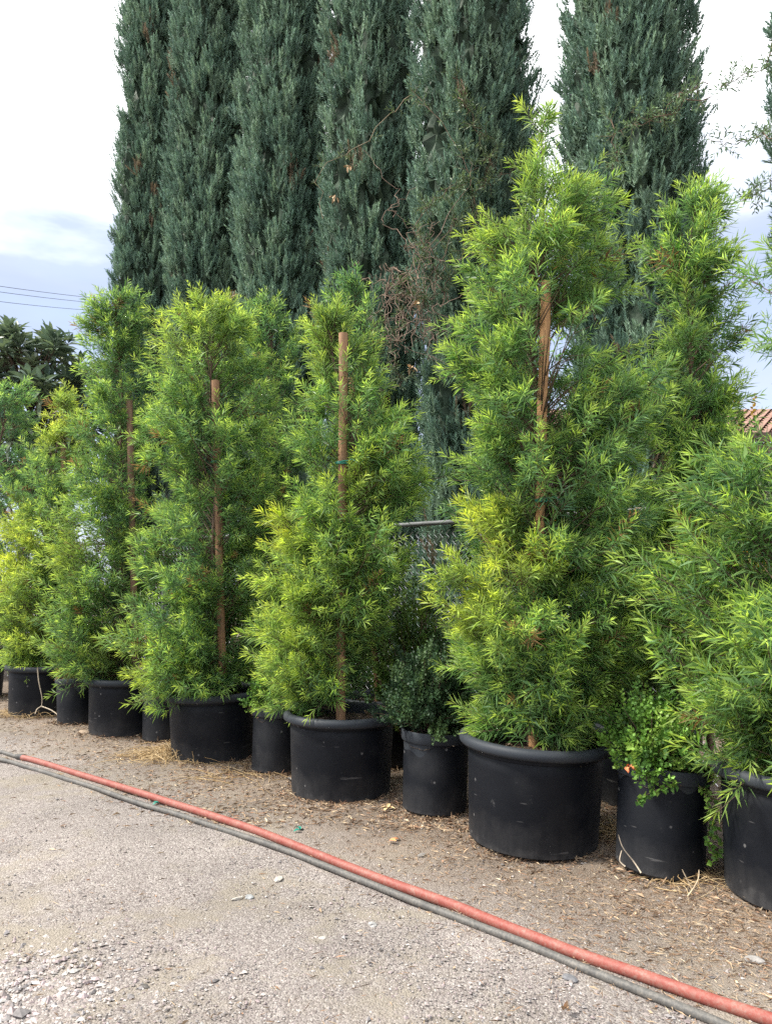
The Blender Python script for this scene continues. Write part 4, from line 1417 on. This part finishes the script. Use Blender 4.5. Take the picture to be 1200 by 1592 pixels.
def stone(label, u0, v0, s, col, seed, name='stone', group='single stones lying on the ground'):
    rng = np.random.default_rng(seed)
    g = on_ground(u0, v0)
    import bmesh
    bm = bmesh.new()
    bmesh.ops.create_icosphere(bm, subdivisions=2, radius=1.0)
    ks = rng.normal(0, 1, (7, 3)) * 1.9
    phs = rng.uniform(0, 6, 7)
    for v in bm.verts:
        c_ = np.array(v.co)
        f = 1 + 0.20 * sum(math.sin(float(ks[q] @ c_) + phs[q]) for q in range(7)) * 0.6
        v.co = Vector(c_ * f * s * np.array((1.25, 0.85, 0.42)))
    me = bpy.data.meshes.new(name)
    bm.to_mesh(me)
    bm.free()
    a = me.color_attributes.new('col', 'FLOAT_COLOR', 'POINT')
    a.data.foreach_set('color', np.tile(np.array([*(0.66 * q for q in col), 1.0]), len(me.vertices)))
    me.polygons.foreach_set('use_smooth', np.zeros(len(me.polygons), bool))
    me.materials.append(M_stone)
    o = bpy.data.objects.new(name, me)
    COL.objects.link(o)
    o.location = (g[0], g[1], float(ground_h(g[0], g[1])) + s * 0.12)
    o.rotation_euler = (0, 0, rng.uniform(0, 6))
    tag(o, label, 'stone', group)


stone('beige rock lying before the small pot at left', 131, 1140, 0.058, (0.42, 0.32, 0.23), 71)
stone('blue-grey stone just camera side of the grey hose at lower right', 882, 1516, 0.022, (0.20, 0.20, 0.21), 72)
stone('flat whitish stone chip on the road below the middle of the hoses', 370, 1392, 0.022, (0.56, 0.52, 0.46), 74)
stone('longer whitish stone chip on the road nearest the hoses', 434, 1363, 0.024, (0.55, 0.51, 0.45), 75)
stone('grey pebble pair member beside the whitish chip on the road', 388, 1390, 0.017, (0.33, 0.34, 0.34), 76)
stone('pale round pebble right of the chips on the road', 502, 1454, 0.016, (0.50, 0.46, 0.41), 77)
stone('pale grey pebble close to the lower middle of the road', 578, 1434, 0.018, (0.45, 0.44, 0.42), 78)
stone('dark pebble alone on the sandy patch of the road', 228, 1534, 0.012, (0.12, 0.11, 0.10), 79)
stone('grey stone half sunk in soil before the largest pot', 656, 1324, 0.020, (0.27, 0.25, 0.23), 80)
stone('grey stone in the soil between red hose and nearest pot', 1172, 1490, 0.026, (0.36, 0.34, 0.32), 81)


def scrap(label, u0, v0, col, s, seed, name, cat, mat, n=3):
    rng = np.random.default_rng(seed)
    g = on_ground(u0, v0)
    mb = MB()
    D = rng.normal(0, 1, (n, 3)) * np.array((1, 1, 0.25)) + np.array((0, 0, 0.25))
    blades(mb, rng.normal(0, s * 0.2, (n, 3)) * np.array((1, 1, 0.1)), D, s, s * 0.5, rng, np.tile(np.array([col]), (n, 1)))
    tag(mb.build(name, mat, None, True, loc=(g[0], g[1], float(ground_h(g[0], g[1])) + 0.012)), label, cat)


scrap('scrap of teal plastic tie on the soil above the red hose', 466, 1292, (0.02, 0.25, 0.18), 0.05, 91, 'plastic_scrap', 'plastic scrap', M_green_tie, 4)
scrap('smaller green plastic scrap between the two hoses at left', 248, 1248, (0.02, 0.25, 0.18), 0.04, 92, 'plastic_scrap', 'plastic scrap', M_green_tie, 2)
scrap('orange dead leaf on the soil left of the largest pot', 608, 1307, (0.5, 0.22, 0.10), 0.055, 93, 'dead_leaf', 'dead leaf', M_bits, 2)
scrap('pale yellow leaf scraps on the soil between the dusty pot and the collared pot', 603, 1256, (0.62, 0.46, 0.24), 0.05, 94, 'dead_leaf', 'dead leaf', M_bits, 5)
scrap('tan leaf on the road at the lower right', 880, 1570, (0.46, 0.31, 0.19), 0.05, 95, 'dead_leaf', 'dead leaf', M_bits, 2)
scrap('grey leaf scraps at the left foot of the dusty pot', 452, 1212, (0.42, 0.40, 0.37), 0.055, 96, 'dead_leaf', 'dead leaf', M_bits, 6)
c = pots['s3']
p = at(978, 1192, c[1] - 0.2)
mb = MB()
rp = np.random.default_rng(97)
blades(mb, rp.normal(0, 0.012, (6, 3)), unit(rp.normal(0, 1, (6, 3)) + np.array((0, -0.8, 0.2))), 0.035, 0.022, rp, np.tile(np.array([(0.60, 0.20, 0.09)]), (6, 1)))
tag(mb.build('dead_leaf_cluster', M_bits, None, True, loc=p), 'orange withered leaves on the bright green shrub in the small pot', 'dead leaves')


def dry_twig(label, lines, seed, r=0.0035, col=(0.50, 0.42, 0.32)):
    org = np.array(lines[0][0])
    mb = MB()
    for pts in lines:
        q = smooth_path(np.array(pts), 14)
        tubes(mb, (q - org)[None], np.linspace(r, r * 0.45, 14)[None], 6, col=np.array([col]))
    tag(mb.build('dry_twig', M_bits, None, True, loc=org), label, 'twig', 'dry twigs leaning on or lying by the pots')


c = pots['t1']
yy = c[1] - 0.40
dry_twig('bare pale twig hanging down the pot at the straw, forked at its foot', [
    [at(59, 1038, yy), at(61, 1060, yy), at(66, 1085, yy), at(65, 1100, yy)],
    [at(65, 1098, yy), at(58, 1103, yy - .05), at(55, 1110, yy - .1)],
    [at(65, 1098, yy), at(80, 1104, yy - .05), at(90, 1112, yy - .1), at(88, 1120, yy - .15)]], 1, 0.007)
c = pots['s3']
yy = c[1] - 0.245
dry_twig('bare grey twig leaning on the small pot with trailing sprigs', [
    [at(996, 1357, yy - .03), at(985, 1340, yy), at(968, 1318, yy), at(961, 1298, yy)],
    [at(971, 1347, yy - .01), at(963, 1338, yy), at(966, 1322, yy)]], 2, 0.004)
yy = c[1] - 0.30
g = on_ground(1074, 1390)
dry_twig('forked tan twig sticking out of the soil before the small pot with sprigs', [
    [on_ground(1068, 1394), at(1078, 1380, g[1]), at(1085, 1366, g[1] + .02), at(1086, 1352, g[1] + .03)],
    [at(1076, 1384, g[1]), at(1068, 1368, g[1]), at(1060, 1352, g[1])]], 3, 0.004, (0.55, 0.44, 0.30))
